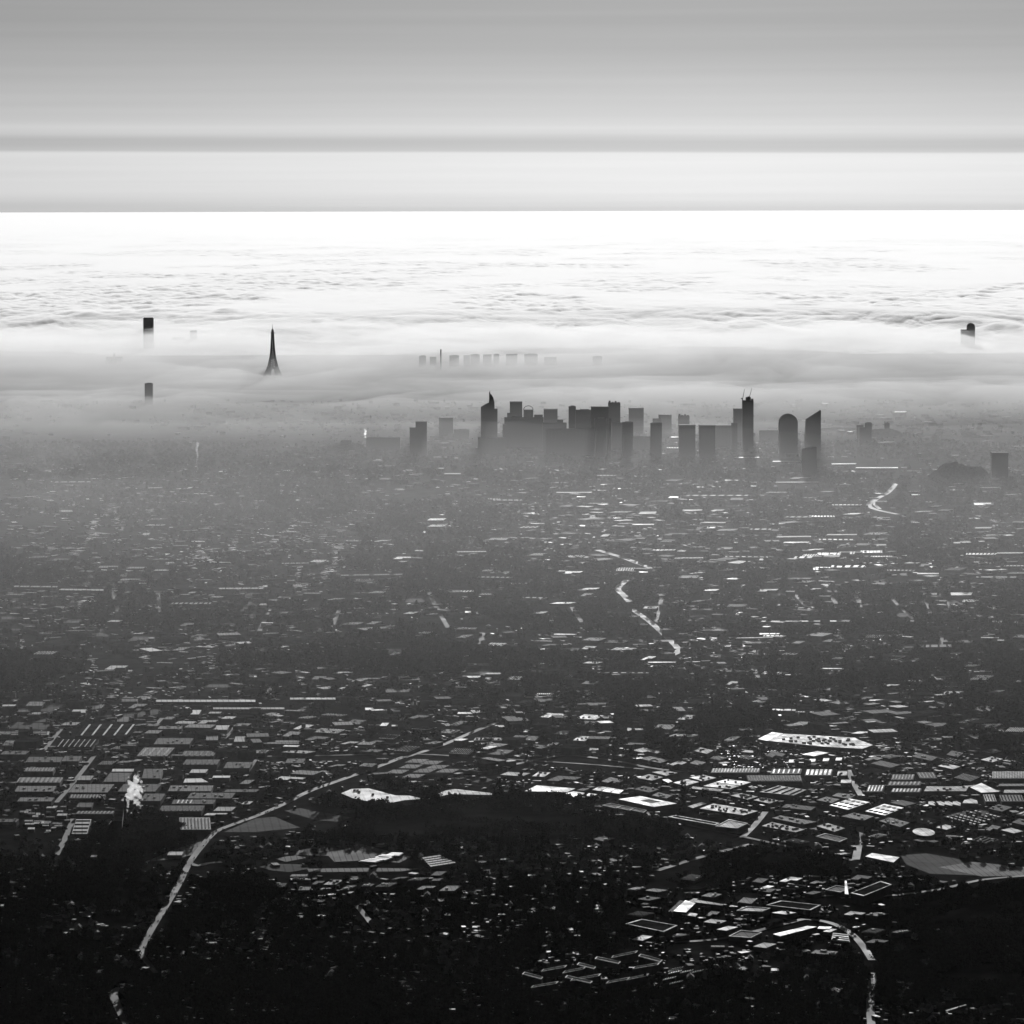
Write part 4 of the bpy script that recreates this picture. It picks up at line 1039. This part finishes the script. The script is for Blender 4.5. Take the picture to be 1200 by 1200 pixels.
# mixed halls that fill the belts of works between the named ones
def works_fill(n, x0, x1, y0, y1, ang, tones, label, group, wmax=34):
    made = 0
    for _ in range(n * 6):
        if made >= n: break
        x, y = rnd.uniform(x0, x1), rnd.uniform(y0, y1)
        w = rnd.uniform(9, wmax); fs = min(1.0, ((y - 246) / 640) ** 1.7); d = rnd.uniform(2.2, 6.0) * fs; w *= .45 + .55 * fs; s = rnd.uniform(2, 10) if ang == 0 else rnd.uniform(6, 14) * fs
        dy = ang * w
        P4 = [(x, y), (x + w, y + dy), (x + w + s, y + dy - d), (x + s, y - d)]
        q = np.array(P4 + [(x + w/2 + s/2, y + dy/2 - d/2), (x + w/2, y + dy/2), (x + w/2 + s, y + dy/2 - d)])
        if not is_free(q[:, 0], q[:, 1]).all(): continue
        if rnd.random() < .3: P4 = [P4[0], (x + w*.5, y + dy*.5), (x + w*.5 + s*.45, y + dy*.5 - d*.45), (x + w + s*.45, y + dy - d*.45), P4[2], P4[3]]
        hall(P4, rnd.uniform(5, 9), rnd.choice(tones), label, sky=(rnd.randint(4, 11), rnd.uniform(.12, .4), True, rnd.choice(('roof_zinc', 'roof_sheet', 'roof_gravel', 'roof_felt'))) if rnd.random() < .45 and len(P4) == 4 else None, vents=rnd.randint(0, 4), name='works_hall', cat='hall', group=group)
        made += 1
works_fill(46, -5, 300, 826, 965, 0, 'kkdddgggmb', 'lesser hall among the bigger roofs of the left hand works', 'lesser halls of the left hand works', 26)
works_fill(52, 690, 1195, 878, 985, .22, 'kdddggmmb', 'lesser hall among the bigger roofs of the right hand works', 'lesser halls of the right hand works', 24)
works_fill(44, 300, 740, 838, 915, .06, 'kdddggmmb', 'hall in the loose belt between the two works districts', 'halls between the two works districts', 30)
works_fill(30, 730, 1060, 1030, 1110, .12, 'kddggmb', 'small hall or shop near the avenue at lower right', 'small halls by the avenue at lower right', 20)
works_fill(14, 300, 520, 1018, 1045, 0, 'kddggm', 'low shed on the farmyards below the pale stubble field', 'farm sheds below the stubble field', 18)
works_fill(60, 600, 1195, 560, 720, 0, 'dggmmbb', 'flat roofed depot in the hazy quarter right of the centre', 'depots of the hazy quarter at right', 34)
works_fill(40, 0, 600, 580, 800, 0, 'ddggmb', 'flat roofed depot in the hazy quarter left of the centre', 'depots of the hazy quarter at left', 30)
works_fill(50, 480, 1195, 740, 870, .03, 'kddggmmb', 'flat roofed depot in the outskirts beyond the works', 'depots in the outskirts beyond the works', 30)

# ------------------------------------------------------------------ the town: countless small buildings that read as one mass
def boxes(name, cx, cy, w, d, h, a, roof, mats):
    n = len(cx)
    c, s = np.cos(a), np.sin(a)
    V = np.empty((n, 8, 3))
    for k, (sx, sy) in enumerate(((-1, -1), (1, -1), (1, 1), (-1, 1))):
        X = cx + (c * sx * w - s * sy * d) / 2; Y = cy + (s * sx * w + c * sy * d) / 2
        V[:, k] = np.stack([X, Y, np.full(n, -.5)], -1); V[:, k + 4] = np.stack([X, Y, h], -1)
    f = np.array([[0, 1, 5, 4], [1, 2, 6, 5], [2, 3, 7, 6], [3, 0, 4, 7], [4, 5, 6, 7]])
    Q = (np.arange(n)[:, None, None] * 8 + f[None]).reshape(-1, 4)
    mi = np.zeros((n, 5), int); mi[:, 4] = roof
    o = np_mesh(name, V.reshape(-1, 3), Q, mats, mi.ravel())
    return o
TOWN_MATS = [M['wall_dark']] + ROOF        # slot 0 walls, 1..6 roofs
def pick(n, wts):
    w = np.array(wts, float); return rng.choice(len(w), n, p=w / w.sum()) + 1

# business suburbs and the hazy town, sampled evenly over the picture's rows
n = 15000
py = rng.uniform(470, 872, n); px = rng.uniform(-25, 1225, n)
dens = fbm(px / 160, py / 38, 71, 3)
keep = (dens > rng.uniform(.25, .62, n)) & is_free(px, py)
px, py = px[keep], py[keep]
ex = []                                     # denser and shinier quarters
for (x, y, sx, sy, k) in [(960, 650, 110, 22, 420), (860, 590, 120, 16, 260), (760, 585, 60, 16, 150), (1100, 700, 60, 16, 160), (740, 660, 60, 14, 160), (900, 735, 130, 30, 260), (600, 610, 200, 20, 200), (1060, 610, 100, 14, 120),
                          (300, 700, 200, 12, 150), (450, 560, 200, 14, 160), (1000, 500, 150, 8, 120), (830, 525, 60, 8, 90), (600, 825, 120, 10, 160), (720, 838, 70, 8, 130), (1060, 835, 110, 10, 200), (560, 885, 120, 10, 160), (1120, 845, 60, 14, 140), (220, 860, 90, 20, 160)]:
    ex.append(np.stack([rng.normal(x, sx, k), rng.normal(y, sy, k), np.ones(k)], -1))
ex = np.concatenate(ex); ex = ex[is_free(ex[:, 0], ex[:, 1])]
hot = np.concatenate([np.zeros(len(px)), ex[:, 2]]); px = np.concatenate([px, ex[:, 0]]); py = np.concatenate([py, ex[:, 1]])
D_ = ydist(py); d0 = np.array([G(a_, b_) for a_, b_ in zip(px, py)])
n = len(px)
size = rng.lognormal(0, .55, n)
w = np.clip(15 * size * (1 + .5 * hot), 7, 95); dd = np.clip(w * rng.uniform(.35, 1.0, n), 6, 45); h = np.clip(rng.normal(8, 3, n) + 3 * (w > 25), 4, 20)
ang = .35 * np.round(fbm(d0[:, 0] / 900, d0[:, 1] / 900, 81, 2) * 8) + rng.normal(0, .05, n) + (rng.random(n) < .5) * math.pi / 2
roof = np.where(hot > 0, pick(n, (50, 22, 13, 8, 4.5, 2.5)), pick(n, (74, 16, 6, 2.5, .9, .5)))
kind(boxes('town_blocks', d0[:, 0], d0[:, 1], w, dd, h, ang, roof, TOWN_MATS), 'stuff', 'countless low roofs of the hazy town, dull with scattered glints', 'town')

# tiny bright roofs and panes that catch the sun, near town and suburbs
n = 15500
py = np.concatenate([rng.uniform(550, 900, 9000), rng.uniform(860, 1198, 6500)]); px = rng.uniform(-15, 1215, n)
dens = fbm(px / 120, py / 40, 91, 3)
keep = (dens > rng.uniform(.30, .66, n)) & is_free(px, py)
px, py = px[keep], py[keep]; n = len(px)
cl = []
for (x, y, sx, sy, k) in [(150, 900, 80, 45, 700), (960, 930, 120, 34, 900), (700, 920, 90, 20, 260), (1120, 930, 60, 25, 320), (560, 880, 120, 22, 420), (900, 1070, 90, 25, 320), (720, 1140, 70, 16, 200), (960, 1040, 60, 10, 150)]:
    cl.append(np.stack([rng.normal(x, sx, k), rng.normal(y, sy, k)], -1))
for k in range(150):                        # side streets of small roofs running away from the viewer
    x, y = rnd.uniform(0, 1200), rnd.uniform(590, 880); L_ = rnd.uniform(10, 34); sl = rnd.uniform(-.4, 1.1) if x > 500 else rnd.uniform(-.9, .6); m_ = int(L_ * .9)
    t_ = np.linspace(0, 1, m_)
    cl.append(np.stack([x + sl * L_ * t_ + rng.normal(0, .7, m_), y + L_ * t_], -1))
cl = np.concatenate(cl); cl = cl[is_free(cl[:, 0], cl[:, 1])]
px = np.concatenate([px, cl[:, 0]]); py = np.concatenate([py, cl[:, 1]]); n = len(px)
d0 = np.array([G(a_, b_) for a_, b_ in zip(px, py)])
w = np.clip(rng.lognormal(1.7, .5, n), 2.2, 16) * (d0[:, 1] / 7000); dd = w * rng.uniform(.8, 2.2, n) * np.where(py < 860, 1.7, 1.0)
roof = np.where(py > 940, pick(n, (4, 16, 30, 27, 15, 8)), pick(n, (5, 22, 33, 23, 11, 6)))
for a_, b_, c_ in zip(px, py, roof):
    if b_ > 870 and c_ > 2: fill_poly([(a_ - 1.5, b_), (a_ + 1.5, b_), (a_, b_ - 1)], 1.0)
kind(boxes('garden_roofs', d0[:, 0], d0[:, 1], w, dd, rng.uniform(2.5, 6, n), rng.uniform(0, 3.14, n), roof, TOWN_MATS), 'stuff', 'scattered small sheds and garage roofs between the gardens', 'sheds')

# the finest grain of the town: single small roofs, chimneys' width apart in the haze
n = 9000
py = rng.uniform(545, 930, n); px = rng.uniform(-15, 1215, n)
dens = fbm(px / 90, py / 26, 191, 4); keep = (dens > rng.uniform(.32, .62, n)) & is_free(px, py)
px, py = px[keep], py[keep]; n = len(px)
d0 = np.array([G(a_, b_) for a_, b_ in zip(px, py)])
w = rng.uniform(2.6, 6.0, n) * d0[:, 1] / 9000
kind(boxes('small_roofs', d0[:, 0], d0[:, 1], w, w * rng.uniform(2.0, 5.0, n), rng.uniform(5, 11, n), rng.normal(.15, .35, n), pick(n, (4, 24, 34, 24, 10, 4)), TOWN_MATS), 'stuff', 'fine grain of small roofs through the hazy town', 'roofs')

# ------------------------------------------------------------------ houses of the near suburb
def house_meshes(w, d, he, hr, flat=False):
    wl = MB(); rf = MB(); ch = MB()
    if flat:
        wl.prism(rect(w, d), -.4, he); rf.prism(rect(w * 1.04, d * 1.04), he, he + .4)
    else:
        wl.prism(rect(w, d), -.4, he)
        wl.poly([(-w/2, -d/2, he), (-w/2, d/2, he), (-w/2, 0, hr)][::-1]); wl.poly([(w/2, -d/2, he), (w/2, d/2, he), (w/2, 0, hr)])
        o = .4
        for s in (-1, 1):
            sl = (hr - he) / (d / 2)
            y = s * (d/2 + o); ze = he - o * sl
            a_ = [(-w/2 - o, y, ze), (w/2 + o, y, ze), (w/2 + o, 0, hr), (-w/2 - o, 0, hr)]
            b_ = [(x, yy, z + .3) for x, yy, z in a_]
            if s > 0: a_, b_ = a_[::-1], b_[::-1]
            rf.poly(b_); rf.poly(a_[::-1])
            for i in range(4):
                j = (i + 1) % 4; rf.poly([a_[i], a_[j], b_[j], b_[i]])
        ch.box(w * .3, d * .12, he, hr + .9, .9, .7)
    return wl, rf, ch
M['roof_tile'] = surface('roof_tile', .09, .85, .15, .3, .4)
M['house_wall'] = surface('house_wall', .22, .9, .1, .25, .2)
def make_house(w, d, he, hr, roof, label, group, flat=False):
    r = empty('house', (0, 0, 0), label, 'house', group)
    wl, rf, ch = house_meshes(w, d, he, hr, flat)
    wl.build('wall', M['house_wall'], r)
    ro = rf.build('roof', roof, r)
    if ch.v: ch.build('chimney', M['house_wall'], r)
    return r
def copy_tree(o):
    c = o.copy(); scene.collection.objects.link(c)
    for ch in o.children:
        k = ch.copy(); scene.collection.objects.link(k); k.parent = c; k.matrix_parent_inverse = ch.matrix_parent_inverse
    return c
protos = [(make_house(11, 8, 4.2, 7.6, M['roof_tile'], 'small dark gabled house among the trees of the near suburb', 'dark gabled houses of the near suburb'), .60),
          (make_house(14, 8.5, 5.2, 8.8, M['roof_gravel'], 'grey roofed long house among the trees of the near suburb', 'grey roofed houses of the near suburb'), .28),
          (make_house(12, 9, 3.6, 0, M['roof_sheet'], 'flat house with a shining pale roof among the trees of the near suburb', 'flat pale roofed houses of the near suburb', True), .12)]
py = rng.uniform(985, 1215, 5200); px = rng.uniform(-30, 1230, 5200)
# houses follow the curving lanes of the estates
lane = np.abs(np.sin((fbm(px / 260, py / 90, 101, 2) * 26)))
sub = fbm(px / 150, py / 45, 103, 3)
right = np.clip((px - 500) / 500, 0, 1)
keep = (lane < .45) & (sub + .12 * right > rng.uniform(.40, .62, len(px))) & is_free(px, py)
px, py = px[keep], py[keep]
d0 = np.array([G(a_, b_) for a_, b_ in zip(px, py)])
order = np.argsort(d0[:, 1]); sel = []
for i in order:
    if all((d0[i, 0] - d0[j, 0])**2 + (d0[i, 1] - d0[j, 1])**2 > 17**2 for j in sel[-260:]): sel.append(i)
px, py, d0 = px[sel], py[sel], d0[sel]
NEAR = 300
inframe = [i for i in range(len(sel)) if 0 < px[i] < 1200 and py[i] < 1198]
near = inframe[:NEAR]
first = {}
for i in near:
    r = rnd.random(); k = 0 if r < .60 else 1 if r < .86 else 2
    o = protos[k][0] if k not in first else copy_tree(protos[k][0]); first[k] = 1
    o.location = (d0[i, 0], d0[i, 1], 0); o.rotation_euler = (0, 0, .5 * round(rnd.uniform(0, 6)) + rnd.uniform(-.1, .1))
    s = rnd.uniform(.85, 1.25); o.scale = (s, s, rnd.uniform(.9, 1.15))
    fill_poly([(px[i] - 2, py[i]), (px[i] + 2, py[i]), (px[i], py[i] - 2)], 2.2)
# the farther houses of the suburb, as one mass with gabled roofs
rest = [i for i in range(len(sel)) if i not in set(near)]
V, Q, MI = [], [], []
gable_v = np.array([(-.5, -.5, 0), (.5, -.5, 0), (.5, .5, 0), (-.5, .5, 0), (-.5, -.5, .55), (.5, -.5, .55), (.5, .5, .55), (-.5, .5, .55), (-.5, 0, 1), (.5, 0, 1)])
gq = np.array([(0, 1, 5, 4), (1, 2, 6, 5), (2, 3, 7, 6), (3, 0, 4, 7), (4, 5, 9, 8), (6, 7, 8, 9)]); gmi = [0, 0, 0, 0, 1, 1]
n2 = 2600
py2 = rng.uniform(870, 1010, n2); px2 = rng.uniform(-20, 1220, n2)
sub = fbm(px2 / 140, py2 / 36, 113, 3); k2 = (sub > rng.uniform(.42, .66, n2)) & is_free(px2, py2)
pts2 = [G(a_, b_) for a_, b_ in zip(px2[k2], py2[k2])]
allp = [(d0[i, 0], d0[i, 1]) for i in rest] + [(p_.x, p_.y) for p_ in pts2]
for (x, y) in allp:
    a_ = .5 * round(rnd.uniform(0, 6)) + rnd.uniform(-.1, .1); s_ = rnd.uniform(.8, 1.3)
    v = gable_v * np.array([12 * s_, 8.5 * s_, 8 * rnd.uniform(.85, 1.15)])
    c, s = math.cos(a_), math.sin(a_)
    v = np.stack([x + c * v[:, 0] - s * v[:, 1], y + s * v[:, 0] + c * v[:, 1], v[:, 2]], -1)
    b0 = len(V) * 10; V.append(v); Q.append(gq + b0); rmi = rnd.choice((1, 1, 1, 2, 2, 3)); MI += [0 if m_ == 0 else rmi for m_ in gmi]
kind(np_mesh('suburb_houses', np.concatenate(V), np.concatenate(Q), [M['house_wall'], M['roof_tile'], M['roof_gravel'], M['roof_fibre']], MI), 'stuff', 'farther small houses of the suburb beyond the first rows', 'houses')

# ------------------------------------------------------------------ trees
def crown_mesh(seed, n=150, rx=4.6, rz=4.4, zc=7.0):
    r_ = np.random.default_rng(seed); V = []; Q = []
    lumps = [(r_.normal(0, rx * .42), r_.normal(0, rx * .42), zc + r_.normal(0, rz * .38), r_.uniform(.42, .75) * rx) for _ in range(8)]
    for k in range(n):
        lx, ly, lz, lr = lumps[k % 8]
        v = r_.normal(size=3); v /= np.linalg.norm(v)
        p_ = np.array([lx, ly, lz]) + v * lr * r_.uniform(.75, 1.02) * np.array([1, 1, .85])
        nrm = v + r_.normal(0, .35, 3); nrm /= np.linalg.norm(nrm)
        t = np.cross(nrm, r_.normal(size=3)); t /= np.linalg.norm(t); u = np.cross(nrm, t)
        s = r_.uniform(.7, 1.35)
        b0 = len(V); V += [p_ + s * t, p_ + s * .7 * u, p_ - s * t, p_ - s * .7 * u]; Q.append((b0, b0 + 1, b0 + 2, b0 + 3))
    return np.array(V), np.array(Q)
def make_tree(seed, label, group, **kw):
    r = empty('tree', (0, 0, 0), label, 'tree', group)
    V, Q = crown_mesh(seed, **kw)
    c = np_mesh('crown', V, Q, [M['leaf']]); c.parent = r
    b = MB(); b.bar((0, 0, -.5), (0, 0, 5.5), .38, .2, 6)
    for k in range(3):
        a_ = 2.1 * k + seed; b.bar((0, 0, 4.2), (1.8 * math.cos(a_), 1.8 * math.sin(a_), 7.2), .18, .07, 5)
    b.build('trunk', M['bark'], r)
    return r
tp = [make_tree(1, 'round dark leafy tree in the near suburb', 'round dark trees of the near suburb'),
      make_tree(2, 'broad spreading dark tree in the near suburb', 'broad dark trees of the near suburb', rx=6.0, rz=3.6, n=190),
      make_tree(3, 'narrow upright dark tree in the near suburb', 'narrow dark trees of the near suburb', rx=2.9, rz=6.0, zc=8.0)]
crowns = [c for t_ in tp for c in t_.children if c.name.startswith('crown')]
def in_poly(pts, X, Y):
    r = np.zeros(X.shape, bool); n_ = len(pts)
    for i in range(n_):
        (ax, ay), (bx, by) = pts[i], pts[(i + 1) % n_]
        if ay != by: r ^= ((ay > Y) != (by > Y)) & (X < (bx - ax) * (Y - ay) / (by - ay) + ax)
    return r
def tree_room(px, py):
    """share of trees kept: built-up districts have few, and none stand right in front of what the photo shows"""
    k = np.ones(px.shape)
    for pts, f in [([(690, 945), (840, 868), (890, 852), (1210, 895), (1210, 985), (1060, 1012), (1000, 1012), (870, 988), (780, 970)], .10), ([(-20, 815), (305, 812), (305, 960), (255, 970), (110, 958), (60, 1008), (-20, 1008)], .10),
                   ([(300, 815), (720, 830), (720, 945), (480, 930), (300, 955)], .22), ([(730, 1030), (1060, 1028), (1060, 1125), (730, 1125)], .35), ([(600, 1112), (830, 1110), (830, 1165), (600, 1165)], .35), ([(640, 980), (1000, 990), (960, 1045), (640, 1040)], .45)]:
        k = np.where(in_poly(pts, px, py), f, k)
    return (rng.random(px.shape) < k) & is_free(px, py) & is_free(px, py - 3.5) & is_free(px, py - 6.5)
n = 36000
py = 900 + 310 * rng.random(n) ** .8; px = rng.uniform(-30, 1230, n)
wood = fbm(px / 130 + 5, py / 34, 121, 3)
keep = tree_room(px, py) & (wood > rng.uniform(.15, .60, n))
px, py = px[keep], py[keep]
d0 = np.array([G(a_, b_) for a_, b_ in zip(px, py)])
o_ = np.argsort(-py + 400 * ((px < 4) | (px > 1196) | (py > 1196)))
seen = [i for i in o_[:400] if 4 <= px[i] <= 1196 and py[i] <= 1196][:290]
used = {}
for i in seen:
    k = rnd.choice((0, 0, 1, 1, 2)); o = tp[k] if k not in used else copy_tree(tp[k]); used[k] = 1
    o.location = (d0[i, 0], d0[i, 1], 0); o.rotation_euler = (0, 0, rnd.uniform(0, 6.3)); s = rnd.uniform(.7, 1.2); o.scale = (s, s, s * rnd.uniform(.85, 1.15))
mask = np.ones(len(px), bool); mask[seen] = False
near_pts = d0[mask]
# hedgerows and single trees in the meadows
hed = []
for pts in MEADOWS:
    P_ = np.array(pts, float); lo, hi = P_.min(0), P_.max(0)
    for k in range(7):
        a_, b_ = P_[rnd.randrange(len(P_))], P_[rnd.randrange(len(P_))]; t_ = rng.random(int(np.hypot(*(a_ - b_)) / 1.6) + 1)
        if k < 3: hed.append(a_ + (b_ - a_) * t_[:, None] + rng.normal(0, .8, (len(t_), 2)))
        c_ = rng.uniform(lo, hi); hed.append(c_ + rng.normal(0, 1, (14, 2)) * (9, 1.6))
    for a_, b_ in zip(P_, np.roll(P_, 1, 0)):
        t_ = rng.random(int(np.hypot(*(a_ - b_)) / 1.3)); hed.append(a_ + (b_ - a_) * t_[:, None] + rng.normal(0, 3.2, (len(t_), 2)) * (1.6, 1))
hed = np.concatenate(hed)
near_pts = np.concatenate([near_pts, np.array([G(a_, b_) for a_, b_ in hed])])
# farther woods and garden trees, thinner with distance
n = 60000
py = rng.uniform(520, 960, n); px = rng.uniform(-25, 1225, n)
wood = fbm(px / 170 + 15, py / 26, 131, 4)
keep = tree_room(px, py) & (wood > rng.uniform(.36, .62, n))
far_pts = np.array([G(a_, b_) for a_, b_ in zip(px[keep], py[keep])])
def woodland(name, pts, smin, smax, label):
    me = bpy.data.meshes.new(name); me.vertices.add(len(pts)); me.vertices.foreach_set('co', pts.astype(np.float32).ravel()); me.update()
    o = bpy.data.objects.new(name, me); link(o)
    ng = bpy.data.node_groups.new(name, 'GeometryNodeTree')
    ng.interface.new_socket('Geometry', in_out='INPUT', socket_type='NodeSocketGeometry'); ng.interface.new_socket('Geometry', in_out='OUTPUT', socket_type='NodeSocketGeometry')
    N, L = ng.nodes, ng.links
    gi, go = N.new('NodeGroupInput'), N.new('NodeGroupOutput')
    iop = N.new('GeometryNodeInstanceOnPoints'); join = N.new('GeometryNodeGeometryToInstance')
    for c in crowns:
        oi = N.new('GeometryNodeObjectInfo'); oi.inputs['Object'].default_value = c; oi.transform_space = 'ORIGINAL'; oi.inputs['As Instance'].default_value = True
        L.new(oi.outputs['Geometry'], join.inputs[0])
    rv = N.new('FunctionNodeRandomValue'); rv.data_type = 'FLOAT'; rv.inputs[2].default_value = smin; rv.inputs[3].default_value = smax
    ra = N.new('FunctionNodeRandomValue'); ra.data_type = 'FLOAT_VECTOR'; ra.inputs[0].default_value = (0, 0, 0); ra.inputs[1].default_value = (0, 0, 6.28); ra.inputs['Seed'].default_value = 5
    L.new(gi.outputs[0], iop.inputs['Points']); L.new(join.outputs[0], iop.inputs['Instance']); iop.inputs['Pick Instance'].default_value = True
    L.new(rv.outputs[1], iop.inputs['Scale']); L.new(ra.outputs[0], iop.inputs['Rotation'])
    L.new(iop.outputs[0], go.inputs[0])
    md = o.modifiers.new('scatter', 'NODES'); md.node_group = ng
    return kind(o, 'stuff', label, 'trees')
woodland('woodland', near_pts, .6, 1.25, 'dark woods and garden trees filling the near suburb')
woodland('woodland', far_pts, 1.0, 2.0, 'dark tree clumps dotted through the hazy town')

# ------------------------------------------------------------------ cars
def make_car(paint, label, group):
    r = empty('car', (0, 0, 0), label, 'car', group)
    b = MB(); b.prism(rect(4.3, 1.8), .3, .95); b.build('body', paint, r)
    b = MB(); b.prism(rect(2.4, 1.65, -.2), .95, 1.5, top=rect(1.7, 1.4, -.2)); b.build('cabin', M['glass_tower'], r)
    for x in (-1.35, 1.35):
        for y in (-.85, .85):
            b = MB(); b.bar((x, y - .1, .32), (x, y + .1, .32), .32, n=8); b.build('wheel', M['wall_dark'], r)
    return r
pale, darkc = surface('pale_paint', .6, .45, .5, .1, .3), surface('dark_paint', .08, .4, .4, .1, .3)
cp = [make_car(pale, 'pale car driving on the winding motorway', 'pale cars on the motorway'), make_car(darkc, 'dark car driving on the winding motorway', 'dark cars on the motorway')]
fresh = [True, True]
for k in range(70):
    i = rnd.randrange(1, len(motorway) - 2); q, q2 = motorway[i], motorway[i + 1]
    d_ = (q2 - q); t_ = rnd.random(); nrm = Vector((-d_.y, d_.x, 0)).normalized(); side = rnd.choice((-5.2, -2.6, 2.6, 5.2))
    j = 0 if rnd.random() < .6 else 1
    o = cp[j] if fresh[j] else copy_tree(cp[j]); fresh[j] = False
    p_ = q + d_ * t_ + nrm * side
    o.location = (p_.x, p_.y, 1.11); o.rotation_euler = (0, 0, math.atan2(d_.y, d_.x))
lot = make_car(pale, 'parked car in the crowded lot below the great distribution hall', 'cars parked below the great hall'); f1 = True
for r_ in range(9):
    for c_ in range(22):
        px_, py_ = 838 + c_ * 4.3 + r_ * 1.5 - 12 * (r_ > 5), 899 - r_ * 3.1 + c_ * .05
        if rnd.random() < .25 or not 824 < px_ < 928: continue
        p_ = G(px_ + rnd.uniform(-.8, .8), py_ + rnd.uniform(-.5, .5))
        o = lot if f1 else copy_tree(lot); f1 = False
        o.location = (p_.x, p_.y, .02); o.rotation_euler = (0, 0, rnd.choice((.4, .4 + math.pi))); 

# ------------------------------------------------------------------ steam
def plume(name, puffs, density, label, voxel):
    bm = MB()
    import bmesh
    me = bpy.data.meshes.new(name); B = bmesh.new()
    for (x, y, z, r) in puffs:
        ret = bmesh.ops.create_icosphere(B, subdivisions=2, radius=r, matrix=Matrix.Translation((x, y, z)))
        for v in ret['verts']:
            c = Vector((x, y, z)); d_ = (v.co - c).normalized()
            k_ = float(fbm(np.array(d_.x * 2.1 + x * .13 + 50), np.array(d_.y * 2.1 + d_.z * 2.7 + z * .11 + 50), 7, 3))
            v.co = c + d_ * r * (.62 + .8 * k_)
    B.to_mesh(me); B.free()
    o = bpy.data.objects.new(name, me); link(o)
    md = o.modifiers.new('fuse', 'REMESH'); md.mode = 'VOXEL'; md.voxel_size = voxel
    me.materials.append(fog_mat(name + '_vapour', density, .7, 1.0))
    return o
def px_puffs(lst, Y, jit=0.0):
    out = []
    for px_, py_, r_ in lst:
        p_ = AT(px_, py_, Y); out.append((p_.x, Y + rnd.uniform(-jit, jit), p_.z, r_ * Y / FPX))
    return out
qy = G(146.5, 962).y
st = [(149.3, 951, 1.3), (149.6, 948.5, 1.5), (149.8, 945.5, 1.8), (150.2, 942, 2.0), (150.5, 938, 2.4), (146, 937, 2.6), (149, 933, 3.4), (154, 934, 4.2), (159, 939, 3.2), (161, 943, 2.4), (163.5, 940, 2.2),
      (153, 927, 4.4), (160, 930, 4.6), (164, 934, 3.2), (157, 921, 4.6), (163, 923, 4.0), (153, 917, 3.2), (160, 915, 3.8), (165, 917, 2.4), (158, 911, 2.6), (162, 909, 1.8), (151, 914.5, 1.8), (166, 925, 3.0), (166, 945, 1.2), (143.5, 937.5, 1.6)]
fine = [(x + rnd.uniform(-4.5, 4.5), y + rnd.uniform(-5, 5), rnd.uniform(.5, 1.6)) for x, y, r in st[6:] for _ in range(5)]
tag(plume('steam_plume', px_puffs(st + fine, qy, 9), .05, '', 1.1), 'bright white billowing steam rising from the power works chimney', 'steam')
pl2 = [(231 + .6 * math.sin(k), 553 - 2.4 * k, .9 + .07 * k) for k in range(15)]
tag(plume('steam_plume', px_puffs(pl2, 13800.0, 6), .010, '', 2.0), 'thin pale column of smoke rising from the hazy town at left', 'smoke')
pl3 = [(428.3, 512, 1.3), (428, 508.5, 1.9), (428.6, 505.5, 1.5), (427.4, 503.5, 1.0)]
tag(plume('steam_plume', px_puffs(pl3, 15700.0, 6), .05, '', 2.0), 'small bright puff of steam left of the stepped tower', 'steam')
